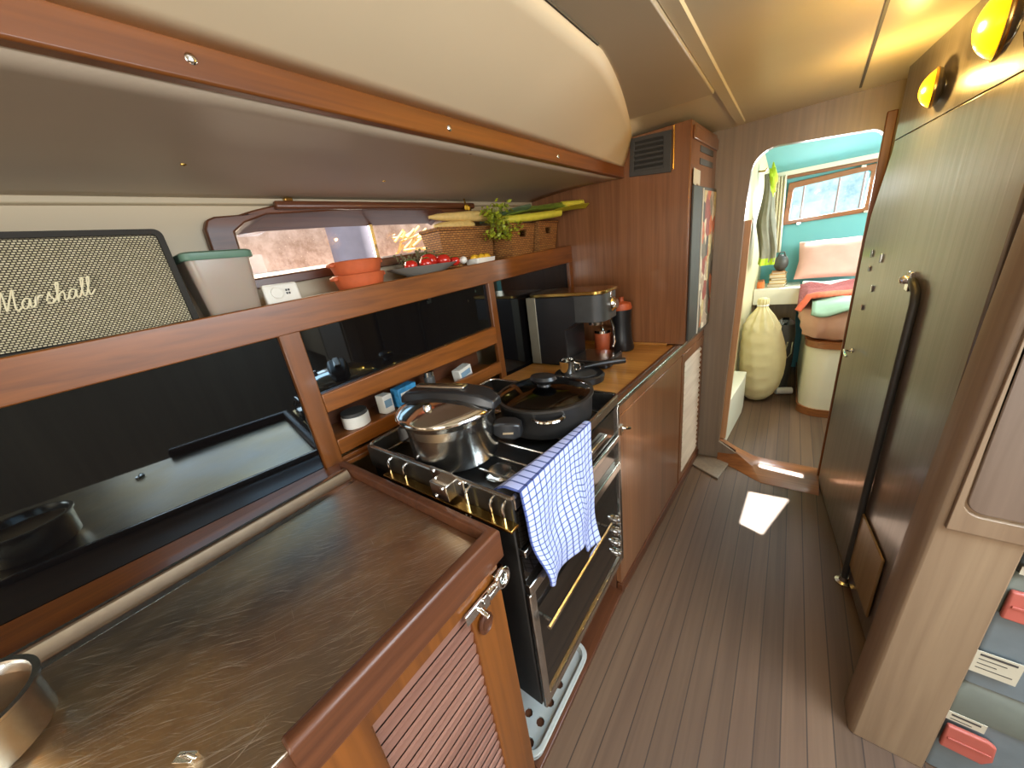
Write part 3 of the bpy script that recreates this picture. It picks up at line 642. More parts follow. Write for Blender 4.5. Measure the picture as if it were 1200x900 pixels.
# ------------------------------------------------------------------ units beyond the stove
def cy(y): return xc(y)
lc = thing('locker_cabinet', (-.7, 1.7, 0), 'teak locker with a plain door and a louvred door beyond the stove', 'cabinet')
MB().loft([[(-1.0, y, 0.0), (cy(y) - .025, y, 0.0), (cy(y) - .025, y, .882), (-1.0, y, .882)] for y in (1.085, 1.88, YB - .003)]).build('carcass', 'mahog_v', lc)
def fpanel(y0, y1, z0, z1, d0, d1): return MB().loft([[(cy(y) + d0, y, z0), (cy(y) + d1, y, z0), (cy(y) + d1, y, z1), (cy(y) + d0, y, z1)] for y in (y0, y1)])
fpanel(1.088, YB - .004, .845, .884, -.025, -.004).build('top_facing', 'locker', lc, bevel=.002)
d1 = fpanel(1.09, 1.885, .055, .842, -.025, -.002); d1o = d1.build('door', 'locker', lc, bevel=.003)
MB().obox((cy(1.105) + .004, 1.11, .795), (.008, .010, .018)).tube([(cy(1.12), 1.118, .80), (cy(1.12) + .026, 1.12, .80), (cy(1.12) + .03, 1.135, .795)], .006, 8).build('catch', 'chrome', d1o, smooth=True)
d2 = MB()
ys = (1.90, YB - .012)
for (ya, yb, za, zb) in ((1.90, 1.945, .055, .842), (2.285, YB - .012, .055, .842), (1.945, 2.285, .79, .842), (1.945, 2.285, .055, .10)):
    d2.loft([[(cy(y) - .025, y, za), (cy(y) - .001, y, za), (cy(y) - .001, y, zb), (cy(y) - .025, y, zb)] for y in (ya, yb)])
d2o = d2.build('louvred_door', 'locker', lc, bevel=.002)
lv = MB()
for k in range(21):
    z = .105 + k * .0331
    lv.loft([[(cy(y) - .020, y, z + .024), (cy(y) - .016, y, z + .027), (cy(y) + .002, y, z), (cy(y) - .002, y, z - .003)] for y in (1.945, 2.285)])
lv.build('louvres', 'louvre_lit', d2o)
fpanel(1.085, YB - .004, .0, .052, -.02, .004).build('kick_board', 'mahog', lc, bevel=.002)

w2 = thing('worktop', (-.7, 1.6, .882), 'oak worktop with a brass-coloured metal edge beyond the stove', 'worktop')
MB().loft([[(xf(y) + .0, y, .882), (cy(y) - .022, y, .882), (cy(y) - .022, y, .902), (xf(y) + .0, y, .902)] for y in (1.09, YL - .002)]).build('oak_board', 'butcher', w2)
MB().loft([[(cy(y) - .022, y, .884), (cy(y) + .001, y, .884), (cy(y) + .002, y, .900), (cy(y) - .003, y, .904), (cy(y) - .022, y, .904)] for y in (1.085, YL, YB - .003)]).build('metal_edge', 'steel', w2, bevel=.001)
MB().loft([[(cy(y) - .034, y, .902), (cy(y) - .0225, y, .902), (cy(y) - .0225, y, .908), (cy(y) - .034, y, .908)] for y in (1.09, YL - .003)]).build('edge_bead', 'mahog', w2)
MB().box(-.985, -.46, YL - .016, YL - .002, .902, .914).build('end_bead', 'butcher', w2, bevel=.002)

# tall locker against the bulkhead
tl = thing('tall_locker', (-.7, 2.1, .904), 'tall teak locker with dark ventilation grilles reaching the ceiling', 'locker')
MB().loft([[(-1.24, y, z) if k == 0 else ((cy(y) + .008, y, z)) for k, z in ((0, .905), (1, .905), (1, ZC - .017), (0, ZC - .017))] for y in (YL, YB - .003)]).build('body', 'locker', tl, bevel=.004)
vg = MB().plate([(x, YL - .001, z) for x, z in ((-.642, 1.71), (-.458, 1.69), (-.458, 1.85), (-.635, 1.862))], [[(x, YL - .001, z) for x, z in ((-.62, 1.728), (-.492, 1.715), (-.492, 1.835), (-.615, 1.846))]], (0, -.008, 0))
vgo = vg.build('vent_grille', 'grey_dark', tl, bevel=.002)
vs = MB()
for k in range(6): vs.obox((-.556, YL - .004, 1.735 + k * .02), (.064, .0015, .008), (rad(40), rad(4), 0))
vs.box(-.625, -.49, YL - .002, YL - .0005, 1.716, 1.845)
vs.build('vent_slats', 'grey_dark', vgo)
MB().tube([(-.45, YL - .003, 1.70), (-.45, YL - .003, 1.862)], .0035, 6).build('vent_bead', 'brass', tl, smooth=True)
sv = MB()
for k in range(2): sv.loft([[(cy(y) + .0085, y, 1.715 + .05 * k), (cy(y) + .011, y, 1.715 + .05 * k), (cy(y) + .011, y, 1.74 + .05 * k), (cy(y) + .0085, y, 1.74 + .05 * k)] for y in (2.02, 2.26)])
sv.build('side_vent', 'grey_dark', tl)
MB().loft([[(cy(y) + .008, y, 1.80), (cy(y) + .016, y, 1.80), (cy(y) + .016, y, 1.85), (cy(y) + .008, y, 1.85)] for y in (1.90, YB - .004)]).build('cornice', 'locker', tl, bevel=.003)
bd = thing('pin_board', (cy(2.1) + .02, 2.1, .91), 'narrow board covered with a photo collage on the locker side', 'board')
MB().loft([[(cy(y) + .0095, y, .915), (cy(y) + .018, y, .915), (cy(y) + .018, y, 1.625), (cy(y) + .0095, y, 1.625)] for y in (1.905, YB - .006)]).build('backing', 'grey_dark', bd, bevel=.002)
def collage():
    m, nt, bs = nodes('photo_collage'); setp(bs, Roughness=0.4)
    tc = nt.nodes.new('ShaderNodeTexCoord'); mp = nt.nodes.new('ShaderNodeMapping'); mp.inputs['Scale'].default_value = (1, 14, 9)
    nt.links.new(tc.outputs['Object'], mp.inputs['Vector'])
    v = nt.nodes.new('ShaderNodeTexVoronoi'); v.inputs['Scale'].default_value = 1.3; nt.links.new(mp.outputs['Vector'], v.inputs['Vector'])
    sx = nt.nodes.new('ShaderNodeSeparateColor'); nt.links.new(v.outputs['Color'], sx.inputs[0])
    r = nt.nodes.new('ShaderNodeValToRGB'); r.color_ramp.interpolation = 'CONSTANT'
    cols = [(0, rgb(206, 190, 140)), (.2, rgb(120, 112, 96)), (.38, rgb(224, 214, 190)), (.55, rgb(196, 104, 60)), (.64, rgb(70, 66, 60)), (.75, rgb(180, 160, 140)), (.88, rgb(150, 70, 60))]
    r.color_ramp.elements[0].color = cols[0][1]; r.color_ramp.elements[1].position = cols[1][0]; r.color_ramp.elements[1].color = cols[1][1]
    for p, c_ in cols[2:]:
        e = r.color_ramp.elements.new(p); e.color = c_
    nt.links.new(sx.outputs[0], r.inputs['Fac'])
    n = nt.nodes.new('ShaderNodeTexNoise'); n.inputs['Scale'].default_value = 60; nt.links.new(tc.outputs['Object'], n.inputs['Vector'])
    mx = nt.nodes.new('ShaderNodeMix'); mx.data_type = 'RGBA'; mx.blend_type = 'OVERLAY'; mx.inputs['Factor'].default_value = .7
    nt.links.new(r.outputs['Color'], mx.inputs['A']); nt.links.new(n.outputs['Fac'], mx.inputs['B']); nt.links.new(mx.outputs['Result'], bs.inputs['Base Color'])
    return m
M['collage'] = collage()
MB().loft([[(cy(y) + .0185, y, .925), (cy(y) + .0205, y, .925), (cy(y) + .0205, y, 1.61), (cy(y) + .0185, y, 1.61)] for y in (2.07, YB - .012)]).build('collage_sheet', 'collage', bd)
MB().loft([[(cy(y) + .0185, y, .918), (cy(y) + .022, y, .918), (cy(y) + .022, y, 1.618), (cy(y) + .0185, y, 1.618)] for y in (2.06, 2.07)]).build('white_edge', 'white', bd)
tag(MB().prism([(cy(1.94) + .012, y, z) for y, z in ((1.905, 1.63), (1.95, 1.622), (1.98, 1.635), (2.03, 1.625), (2.08, 1.632), (2.15, 1.63), (2.15, 1.69), (1.905, 1.69))], (.002, 0, 0)).build('paper_note', 'white'),
    'white paper with a torn lower edge above the collage board', 'paper')

# ---- espresso machine
ex0, ex1, ey0, ey1 = -1.0, -.63, 1.43, 1.63
em = thing('espresso_machine', (-.8, 1.53, .903), 'black espresso machine with a steel top on the oak worktop', 'coffee machine')
MB().prism([(x, ey0, z) for x, z in ((ex0, .905), (-.80, .905), (-.80, 1.08), (-.74, 1.115), (-.74, 1.235), (ex0, 1.235))], (0, ey1 - ey0, 0)).build('body', 'black_plastic', em, bevel=.006, seg=3)
MB().box(ex0 - .004, ex0 + .050, ey0 - .003, ey1, .905, 1.236).build('back_panel', 'dull_silver', em, bevel=.004)
MB().plate([(x, y, 1.236) for x, y in rrect(ex0 - .002, -.61, ey0 - .004, ey1 + .004, .05, 6)], [], (0, 0, .014)).build('steel_top', 'brass', em, bevel=.004)
hx = -.70
MB().loft([[Vector((x, y, z)) for x, y in rrect(-.80, -.615, ey0 + .0, ey1 - .0, .055, 7)] for z in (1.115, 1.235)]).build('brew_head', 'grey_dark', em, bevel=.003)
MB().lathe([(.032, 0), (.032, .012), (.024, .02), (.02, .03), (0, .03)], (-.617, 1.53, 1.18), 24, Matrix.Rotation(rad(90), 3, 'Y')).build('dial', 'chrome', em, smooth=True)
MB().box(-.62, -.612, 1.525, 1.54, 1.205, 1.235).build('switch', 'chrome', em, bevel=.002)
MB().lathe([(.034, -.02), (.034, .012), (0, .012)], (-.69, 1.53, 1.108), 28).build('group_head', 'chrome', em, smooth=True)
MB().tube([(-.655, 1.60, 1.115), (-.64, 1.61, 1.06), (-.636, 1.612, .985), (-.645, 1.61, .96)], .005, 8).build('steam_wand', 'chrome', em, smooth=True)
MB().loft([[Vector((x, y, z)) for x, y in rrect(-.80, -.60, ey0, ey1, .03, 5)] for z in (.905, .935)]).build('drip_base', 'black_plastic', em, bevel=.003)
MB().box(-.79, -.61, ey0 + .01, ey1 - .01, .935, .938).build('drip_grid', 'steel', em)
# things in front of it
kn = thing('round_black_scale', (-.665, 1.26, .902), 'round black tray-like scale on the oak worktop behind the pan', 'scale')
MB().lathe([(.075, 0), (.085, .006), (.088, .03), (.082, .036), (.078, .033), (0, .033)], (-.665, 1.275, .903), 40, sx=1.25).build('body', 'black_plastic', kn, smooth=True)
MB().lathe([(.06, .033), (.06, .036), (0, .037)], (-.665, 1.275, .903), 40, sx=1.25).build('weighing_plate', 'grey_dark', kn, smooth=True)
MB().obox((-.60, 1.235, .929), (.012, .004, .004)).build('button', 'white', kn)
cp = thing('measuring_cup', (-.70, 1.25, .94), 'small steel measuring cup standing on the round black scale', 'cup')
MB().lathe([(.028, 0), (.031, .003), (.034, .052), (.036, .056), (.033, .055), (.030, .006), (0, .005)], (-.705, 1.255, .9405), 30).build('cup', 'chrome', cp, smooth=True)
MB().tube([(-.672, 1.262, .985), (-.655, 1.267, .98), (-.652, 1.268, .96), (-.672, 1.262, .952)], .004, 8).build('handle', 'chrome', cp, smooth=True)
pf = thing('portafilter', (-.62, 1.30, .94), 'black handled coffee portafilter lying across the round scale', 'portafilter')
MB().tube([(-.66, 1.31, .951), (-.60, 1.36, .956), (-.55, 1.40, .957), (-.52, 1.425, .955)], [.009, .012, .014, .012], 12).build('handle', 'black_plastic', pf, smooth=True)
MB().lathe([(.026, 0), (.032, .004), (.034, .024), (.03, .024), (.027, .006), (0, .005)], (-.685, 1.30, .940), 28).build('basket', 'grey_steel', pf, smooth=True)
gr = thing('coffee_grinder', (-.63, 1.75, .903), 'dark coffee grinder with a copper lid beside the espresso machine', 'grinder')
MB().lathe([(.055, 0), (.06, .01), (.05, .06), (.046, .14), (.05, .2), (.05, .21), (0, .21)], (-.655, 1.76, .903), 30).build('body', 'black_plastic', gr, smooth=True)
MB().lathe([(.05, .21), (.052, .215), (.045, .24), (.012, .25), (.012, .27), (0, .272)], (-.655, 1.76, .903), 30).build('lid', 'terracotta', gr, smooth=True)
jr = thing('copper_canister', (-.76, 1.72, .903), 'short copper canister behind the espresso machine spout', 'canister')
MB().lathe([(.042, 0), (.044, .004), (.044, .09), (.04, .095), (0, .095)], (-.76, 1.76, .903), 28).build('body', 'terracotta', jr, smooth=True)
MB().lathe([(.045, .09), (.045, .105), (.01, .11), (.01, .122), (0, .123)], (-.76, 1.76, .903), 28).build('lid', 'chrome', jr, smooth=True)
# ------------------------------------------------------------------ things along the shelf under the window
def zs(y): return zt(y) - .012
sp = thing('guitar_amp_speaker', (-1.25, .0, zs(0)), 'black-framed speaker with woven cream grille and script lettering on the shelf', 'speaker')
spo = rrect(-.25, .243, 1.376, 1.602, .016, 5); spi = rrect(-.24, .231, 1.387, 1.590, .008, 5)
MB().plate([(-1.182, y, z) for y, z in spo], [[(-1.182, y, z) for y, z in spi]], (-.02, 0, 0)).build('bezel', 'bezel', sp, bevel=.004)
MB().prism([(-1.2, y, z) for y, z in spo], (-.13, 0, 0)).build('cabinet', 'black_plastic', sp, bevel=.004)
MB().prism([(-1.192, y, z) for y, z in rrect(-.242, .234, 1.385, 1.592, .004, 3)], (-.007, 0, 0)).build('grille_cloth', 'grille', sp)
# script lettering
def sm(pts, n=8):
    out = []; P = [pts[0]] + pts + [pts[-1]]
    for i in range(1, len(P) - 2):
        p0, p1, p2, p3 = P[i - 1], P[i], P[i + 1], P[i + 2]
        for k in range(n):
            t = k / n
            out.append(tuple(.5 * (2 * p1[j] + (p2[j] - p0[j]) * t + (2 * p0[j] - 5 * p1[j] + 4 * p2[j] - p3[j]) * t * t + (3 * p1[j] - p0[j] - 3 * p2[j] + p3[j]) * t ** 3) for j in (0, 1)))
    out.append(pts[-1]); return out
strokes = [
    [(-.2, .1), (0, 0), (.25, .6), (.55, 1.9), (.62, 1.4), (.62, .35), (.68, .2), (1.0, 1.1), (1.35, 1.95), (1.3, 1.2), (1.25, .25), (1.4, 0), (1.65, .2)],
    [(2.35, .8), (2.05, .95), (1.75, .55), (1.8, .05), (2.1, .15), (2.35, .8), (2.3, .15), (2.5, .05), (2.7, .4)],
    [(2.6, .35), (2.82, .95), (2.76, .5), (2.74, .02), (2.8, .5), (2.95, .85), (3.15, .97), (3.28, .84)],
    [(3.45, .3), (3.75, 1.05), (3.8, .7), (4.0, .3), (3.8, 0), (3.5, .12), (3.9, .05), (4.2, .4)],
    [(4.15, .3), (4.5, 1.3), (4.55, 1.85), (4.38, 1.7), (4.35, .9), (4.3, 0), (4.45, .6), (4.75, .9), (4.85, .6), (4.8, .1), (5.0, .1), (5.15, .4)],
    [(5.8, .8), (5.5, .95), (5.2, .55), (5.25, .05), (5.55, .15), (5.8, .8), (5.75, .15), (5.95, .05), (6.15, .4)],
    [(6.1, .3), (6.45, 1.3), (6.5, 1.85), (6.33, 1.7), (6.28, .9), (6.3, .15), (6.45, .05), (6.65, .4)],
    [(6.6, .3), (6.95, 1.3), (7.0, 1.85), (6.83, 1.7), (6.78, .9), (6.8, .15), (6.95, .05), (7.3, .5)]]
tx = MB(); k0 = .0185
for stq in strokes:
    pts = [(-1.1835, -.041 + (p[0] * 1.0 + p[1] * .18) * k0, 1.4575 + p[1] * .0195 + p[0] * k0 * .14) for p in sm(stq)]
    tx.tube(pts, .0015, 6)
tx.build('script_lettering', 'cream_letter', sp, smooth=True)

ct = thing('plastic_container', (-1.24, .33, zs(.33)), 'frosted plastic container with a green lid beside the speaker', 'container')
MB().loft([[Vector((x, y, z)) for x, y in rrect(-1.30 + i, -1.17 - i, .262 + i, .402 - i, .02, 5)] for z, i in ((zs(.33), .014), (zs(.33) + .004, .011), (1.528, .0), (1.532, 0))]).build('container_body', 'frost', ct, smooth=True)
M['sage'] = plain('sage_plastic', rgb(96, 128, 108), 0.45, var=.04)
MB().loft([[Vector((x, y, z)) for x, y in rrect(-1.306 - i, -1.164 + i, .256 - i, .408 + i, .022, 5)] for z, i in ((1.527, .0), (1.530, .002), (1.543, .002), (1.547, -.003))]).build('lid', 'sage', ct, smooth=True)
tm = thing('kitchen_timer', (-1.2, .45, zs(.45)), 'white boxy control unit with a round dial beside the plastic container', 'timer')
MB().obox((-1.2, .455, 1.4185), (.012, .048, .03), (0, rad(-8), 0)).build('case', 'white', tm, bevel=.006, seg=3)
MB().lathe([(.017, 0), (.016, .003), (.0135, .0035), (.0135, .002), (0, .002)], (-1.1875, .44, 1.424), 24, Matrix.Rotation(rad(82), 3, 'Y')).build('dial', 'white', tm, smooth=True)
bt = MB()
for a in range(2):
    for b in range(2): bt.obox((-1.187, .466 + .007 * a, 1.42 + .009 * b), (.001, .0022, .003))
bt.build('buttons', 'grey_dark', tm)
# two stacked terracotta ramekins
def ram(z0, label):
    t = thing('terracotta_dish', (-1.17, .695, z0), label, 'dish', None)
    MB().lathe([(.066, 0), (.072, .006), (.079, .03), (.084, .044), (.086, .048), (.082, .05), (.078, .046), (.07, .012), (0, .008)], (-1.165, .695, z0), 44).build('bowl', 'terracotta', t, smooth=True)
    for s in (1, -1):
        MB().obox((-1.165, .695 + s * .088, z0 + .041), (.016, .008, .006)).build('ear', 'terracotta', t, bevel=.004)
ram(zs(.695) + .001, 'lower of the two stacked terracotta dishes on the window shelf')
ram(zs(.695) + .043, 'upper of the two stacked terracotta dishes on the window shelf')
# plate with tomatoes and a dried sprig
plt = thing('serving_plate', (-1.15, .985, zs(.98)), 'dark grey oval plate holding tomatoes on the window shelf', 'plate')
M['slate'] = plain('slate_glaze', rgb(124, 120, 112), 0.4, var=.08)
MB().lathe([(.05, 0), (.06, .012), (.10, .034), (.103, .038), (.098, .038), (.062, .018), (0, .014)], (-1.155, .975, zs(.975) + .001), 44, sx=.92, sy=1.6).build('plate', 'slate', plt, smooth=True)
M['tomato'] = plain('tomato_skin', rgb(196, 42, 30), 0.2, var=.15, scale=40, coat=.4)
M['leaf'] = plain('leaf_green', rgb(96, 130, 50), 0.55, var=.3, scale=60)
tl_ = [('round red tomato at the near end of the grey plate', -1.12, .885, .025), ('red tomato second from the near end of the grey plate', -1.105, .945, .026), ('large red tomato in the middle of the grey plate', -1.15, 1.0, .036), ('large red tomato towards the far end of the grey plate', -1.125, 1.055, .031), ('small red tomato at the far end of the grey plate', -1.11, 1.105, .022)]
for lab, x, y, r_ in tl_:
    t = thing('tomato', (x, y, zs(.975) + .012), lab, 'tomato', None)
    MB().ball((x, y, zs(.975) + .022 + r_ * .86), (r_, r_, r_ * .86), 20, 12, lambda d: 1 + .03 * math.cos(5 * math.atan2(d.y, d.x)) - .12 * max(0, d.z) ** 8).build('fruit', 'tomato', t, smooth=True)
    cx = MB()
    for k in range(5):
        a = k * 1.2566; zt_ = zs(.975) + .022 + r_ * 1.66
        cx.add([(x, y, zt_), (x + r_ * .3 * math.cos(a + .4), y + r_ * .3 * math.sin(a + .4), zt_ + .002), (x + r_ * .75 * math.cos(a), y + r_ * .75 * math.sin(a), zt_ - .001), (x + r_ * .3 * math.cos(a - .4), y + r_ * .3 * math.sin(a - .4), zt_ + .002)], [(0, 1, 2, 3)])
    cx.build('calyx', 'leaf', t, solid=.0008)
gar = thing('garlic_bulb', (-1.08, 1.135, zs(1.1)), 'small white garlic bulb at the far rim of the grey plate', 'garlic')
MB().ball((-1.085, 1.13, zs(.975) + .040), (.017, .016, .014), 16, 10, lambda d: 1 + .06 * math.cos(6 * math.atan2(d.y, d.x))).build('bulb', 'white', gar, smooth=True)
M['dry'] = plain('dry_herb', rgb(104, 98, 66), 0.8, var=.3, scale=80)
sp_ = MB()
for k in range(26):
    a = random.uniform(-1.2, 1.2); L = random.uniform(.04, .085); b0 = Vector((-1.19 + random.uniform(-.02, .02), random.uniform(.90, 1.08), zs(.97) + .03)); dirv = Vector((random.uniform(-.2, .2), a * .7, 1)).normalized()
    sp_.tube([b0, b0 + dirv * L * .5, b0 + dirv * L + Vector((0, .006, 0))], [.0016, .0013, .0008], 5)
    for j in range(5):
        p = b0 + dirv * L * (.35 + .15 * j); sp_.ball(p + Vector((random.uniform(-.006, .006), random.uniform(-.006, .006), 0)), random.uniform(.003, .006), 6, 4)
tag(sp_.build('dried_herb_sprig', 'dry', smooth=True), 'bunch of dried herb sprigs lying behind the tomatoes', 'herbs')
# punnet with yellow fruit
pu = thing('punnet', (-1.075, 1.235, zs(1.23)), 'small cream punnet with yellow lemons beside the plate', 'punnet')
pz = zs(1.235)
MB().loft([[Vector((x, y, z)) for x, y in rrect(-1.125 - i, -1.045 + i, 1.175 - i, 1.30 + i, .01, 3)] for z, i in ((pz + .001, -.006), (pz + .03, 0), (pz + .03, -.003), (pz + .006, -.009))]).build('tray', 'white', pu, smooth=True)
M['lemon'] = plain('lemon_skin', rgb(224, 174, 44), 0.4, var=.1, bump=.2, scale=120)
for i, (x, y, l) in enumerate([(-1.09, 1.205, 'nearest yellow lemon in the cream punnet'), (-1.085, 1.245, 'middle yellow lemon in the cream punnet'), (-1.085, 1.28, 'farthest yellow lemon in the cream punnet')]):
    tag(MB().ball((x, y, pz + .03), (.018, .021, .018), 16, 10, lambda d: 1 + .15 * abs(d.y) ** 8).build('lemon', 'lemon', smooth=True), l, 'lemon', None)
# wicker baskets
def basket(name_label, x0, x1, y0, y1, z0, z1, holes):
    t = thing('wicker_basket', ((x0 + x1) / 2, (y0 + y1) / 2, z0), name_label, 'basket')
    f = .018; wall = .008
    def ring(z, i): return [(x0 + i, y0 + i), (x1 - i, y0 + i), (x1 - i, y1 - i), (x0 + i, y1 - i)]
    b = MB(); bo = ring(z0, f); to = ring(z1, 0)
    for k in range(4):
        j = (k + 1) % 4
        A = [Vector((*bo[k], z0)), Vector((*bo[j], z0)), Vector((*to[j], z1)), Vector((*to[k], z1))]
        nrm = (A[1] - A[0]).cross(A[3] - A[0]).normalized()
        hl = []
        if k in holes:
            def pt(u, v): return (A[0] * (1 - u) + A[1] * u) * (1 - v) + (A[3] * (1 - u) + A[2] * u) * v
            hl = [[pt(u, v) for u, v in ((.36, .62), (.64, .62), (.66, .82), (.34, .82))]]
        b.plate(A, hl, -nrm * wall)
    b.add([Vector((*p, z0 + .004)) for p in ring(0, f)], [(0, 1, 2, 3)])
    b.build('woven_sides', 'wicker', t)
    path = [Vector((*p, z1)) for p in to]
    rim = MB()
    for k in range(4): rim.tube([path[k], path[(k + 1) % 4]], .007, 8)
    rim.build('rim', 'wicker', t, smooth=True)
    return t
basket('long brown wicker basket on the shelf just past the window', -1.25, -1.135, 1.07, 1.42, zs(1.25) + .006, 1.575, ())
basket('wicker basket with a handle hole, nearer of the two short ones', -1.22, -1.045, 1.435, 1.64, zs(1.53) + .005, 1.572, (1,))
basket('wicker basket with a handle hole, beside the tall locker', -1.20, -1.03, 1.655, 1.85, zs(1.75) + .005, 1.578, (1,))
# vegetables on the baskets
M['leekg'] = plain('leek_green', rgb(132, 150, 58), 0.45, var=.3, scale=30)
M['leekd'] = plain('leek_dark_leaf', rgb(104, 128, 96), 0.5, var=.25, scale=30)
M['leekw'] = plain('leek_pale', rgb(196, 186, 60), 0.4, var=.15, scale=30)
M['squash'] = plain('parsnip_skin', rgb(206, 174, 104), 0.55, var=.12, scale=50)
lk = thing('leek', (-1.05, 1.6, 1.58), 'green leek lying uppermost across the short wicker baskets', 'leek')
def strand(mb, a, b, w, t0, sag=0.0, tw=0.0):
    a = Vector(a); b = Vector(b); d = (b - a).normalized(); s = d.cross(Vector((0, 0, 1))).normalized(); loops = []
    for k in range(9):
        u = k / 8; p = a.lerp(b, u) + Vector((0, 0, -sag * math.sin(math.pi * u))); ww = w * (.35 + .65 * math.sin(math.pi * min(1, .12 + u * .8)))
        up = Vector((0, 0, t0)); loops.append([p + s * ww, p + up * 1.5, p - s * ww, p - up])
    mb.loft(loops)
lg = MB()
for k in range(6): strand(lg, (-1.12 + .012 * k, 1.40 + .03 * k, 1.604 + .008 * k), (-.93 + .006 * k, 1.76 + .01 * k, 1.632 + .006 * (k % 3)), .028, .008, -.012 + .004 * k)
lg.build('leaves', 'leekg', lk, smooth=True)
l2 = MB()
for k in range(3): strand(l2, (-1.16 + .02 * k, 1.36 + .02 * k, 1.60), (-1.03 + .012 * k, 1.56, 1.632 + .006 * k), .026, .007, -.01)
l2.build('dark_leaf_tips', 'leekd', lk, smooth=True)
MB().tube([(-.94, 1.74, 1.64), (-.90, 1.80, 1.641), (-.875, 1.845, 1.641)], [.018, .016, .017], 14).tube([(-.882, 1.83, 1.641), (-.874, 1.847, 1.641)], [.0185, .012], 14).build('stalk', 'leekw', lk, smooth=True)
l3 = thing('leek', (-1.05, 1.62, 1.58), 'yellowish leek lying under the upper leek on the baskets', 'leek')
MB().tube([(-1.10, 1.40, 1.597), (-1.0, 1.58, 1.598), (-.94, 1.72, 1.606)], [.017, .018, .017], 14).build('stalk', 'leekw', l3, smooth=True)
lg = MB()
for k in range(4): strand(lg, (-.96 + .006 * k, 1.68, 1.606 + .004 * k), (-.865 + .006 * k, 1.855, 1.618 + .005 * k), .014, .003, -.004)
lg.build('leaves', 'leekw', l3, smooth=True)
for i, (a, b, lab) in enumerate([((-1.2, 1.09, 1.628), (-1.12, 1.40, 1.622), 'pale parsnip lying uppermost on the long wicker basket'), ((-1.19, 1.10, 1.592), (-1.15, 1.30, 1.588), 'pale parsnip lying lower in the long wicker basket')]):
    a = Vector(a); b = Vector(b)
    tag(MB().tube([a, a.lerp(b, .15), a.lerp(b, .5), a.lerp(b, .85), b], [.006, .014, .020, .024, .012], 16).build('parsnip', 'squash', smooth=True), lab, 'parsnip')
pb = thing('parsley_bunch', (-1.1, 1.42, 1.55), 'leafy bright green parsley bunch spilling over the baskets', 'herb')
stems = MB(); lf = MB()
for k in range(46):
    b0 = Vector((-1.12, 1.40, 1.60)); tip = Vector((-1.085 + random.uniform(-.02, .05), 1.38 + random.uniform(-.07, .11), 1.60 + random.uniform(-.085, .055)))
    stems.tube([b0, b0.lerp(tip, .5) + Vector((.02, 0, .02)), tip], .0012, 5)
    for j in range(9):
        p = tip + Vector((random.gauss(0, .011), random.gauss(0, .013), random.gauss(0, .010))); a = random.uniform(0, 6.28); s_ = random.uniform(.008, .014)
        u_ = Vector((math.cos(a) * .5, math.sin(a), random.uniform(-.6, .6))).normalized(); w_ = u_.cross(Vector((random.random(), random.random(), random.random())).normalized()).normalized()
        lf.add([p - u_ * s_, p + w_ * s_ * .6, p + u_ * s_, p - w_ * s_ * .6], [(0, 1, 2, 3)])
M['parsley'] = plain('parsley_leaf', rgb(150, 160, 40), 0.5, var=.35, scale=80)
stems.build('stems', 'leekg', pb, smooth=True); lf.build('leaves', 'parsley', pb)
# small brass fittings under the side deck
hk = thing('brass_hook', (-1.22, 1.33, 1.66), 'brass hook with a pale tag hanging above the end of the window', 'hook')
MB().obox((-1.21, 1.33, 1.712), (.016, .014, .004)).tube([(-1.21, 1.33, 1.71), (-1.208, 1.33, 1.69), (-1.20, 1.332, 1.672), (-1.19, 1.334, 1.676)], .004, 8).build('hook', 'brass', hk, smooth=True)
MB().ball((-1.196, 1.335, 1.668), (.006, .01, .012), 12, 8).ball((-1.196, 1.318, 1.668), (.006, .008, .011), 12, 8).build('tag', 'lemon', hk, smooth=True)
cl = thing('brass_clip', (-1.31, .61, 1.685), 'small brass curtain clip above the left part of the window', 'clip')
MB().obox((-1.315, .61, 1.70), (.010, .012, .006)).obox((-1.308, .61, 1.69), (.006, .012, .004)).build('clip', 'brass', cl, bevel=.002)

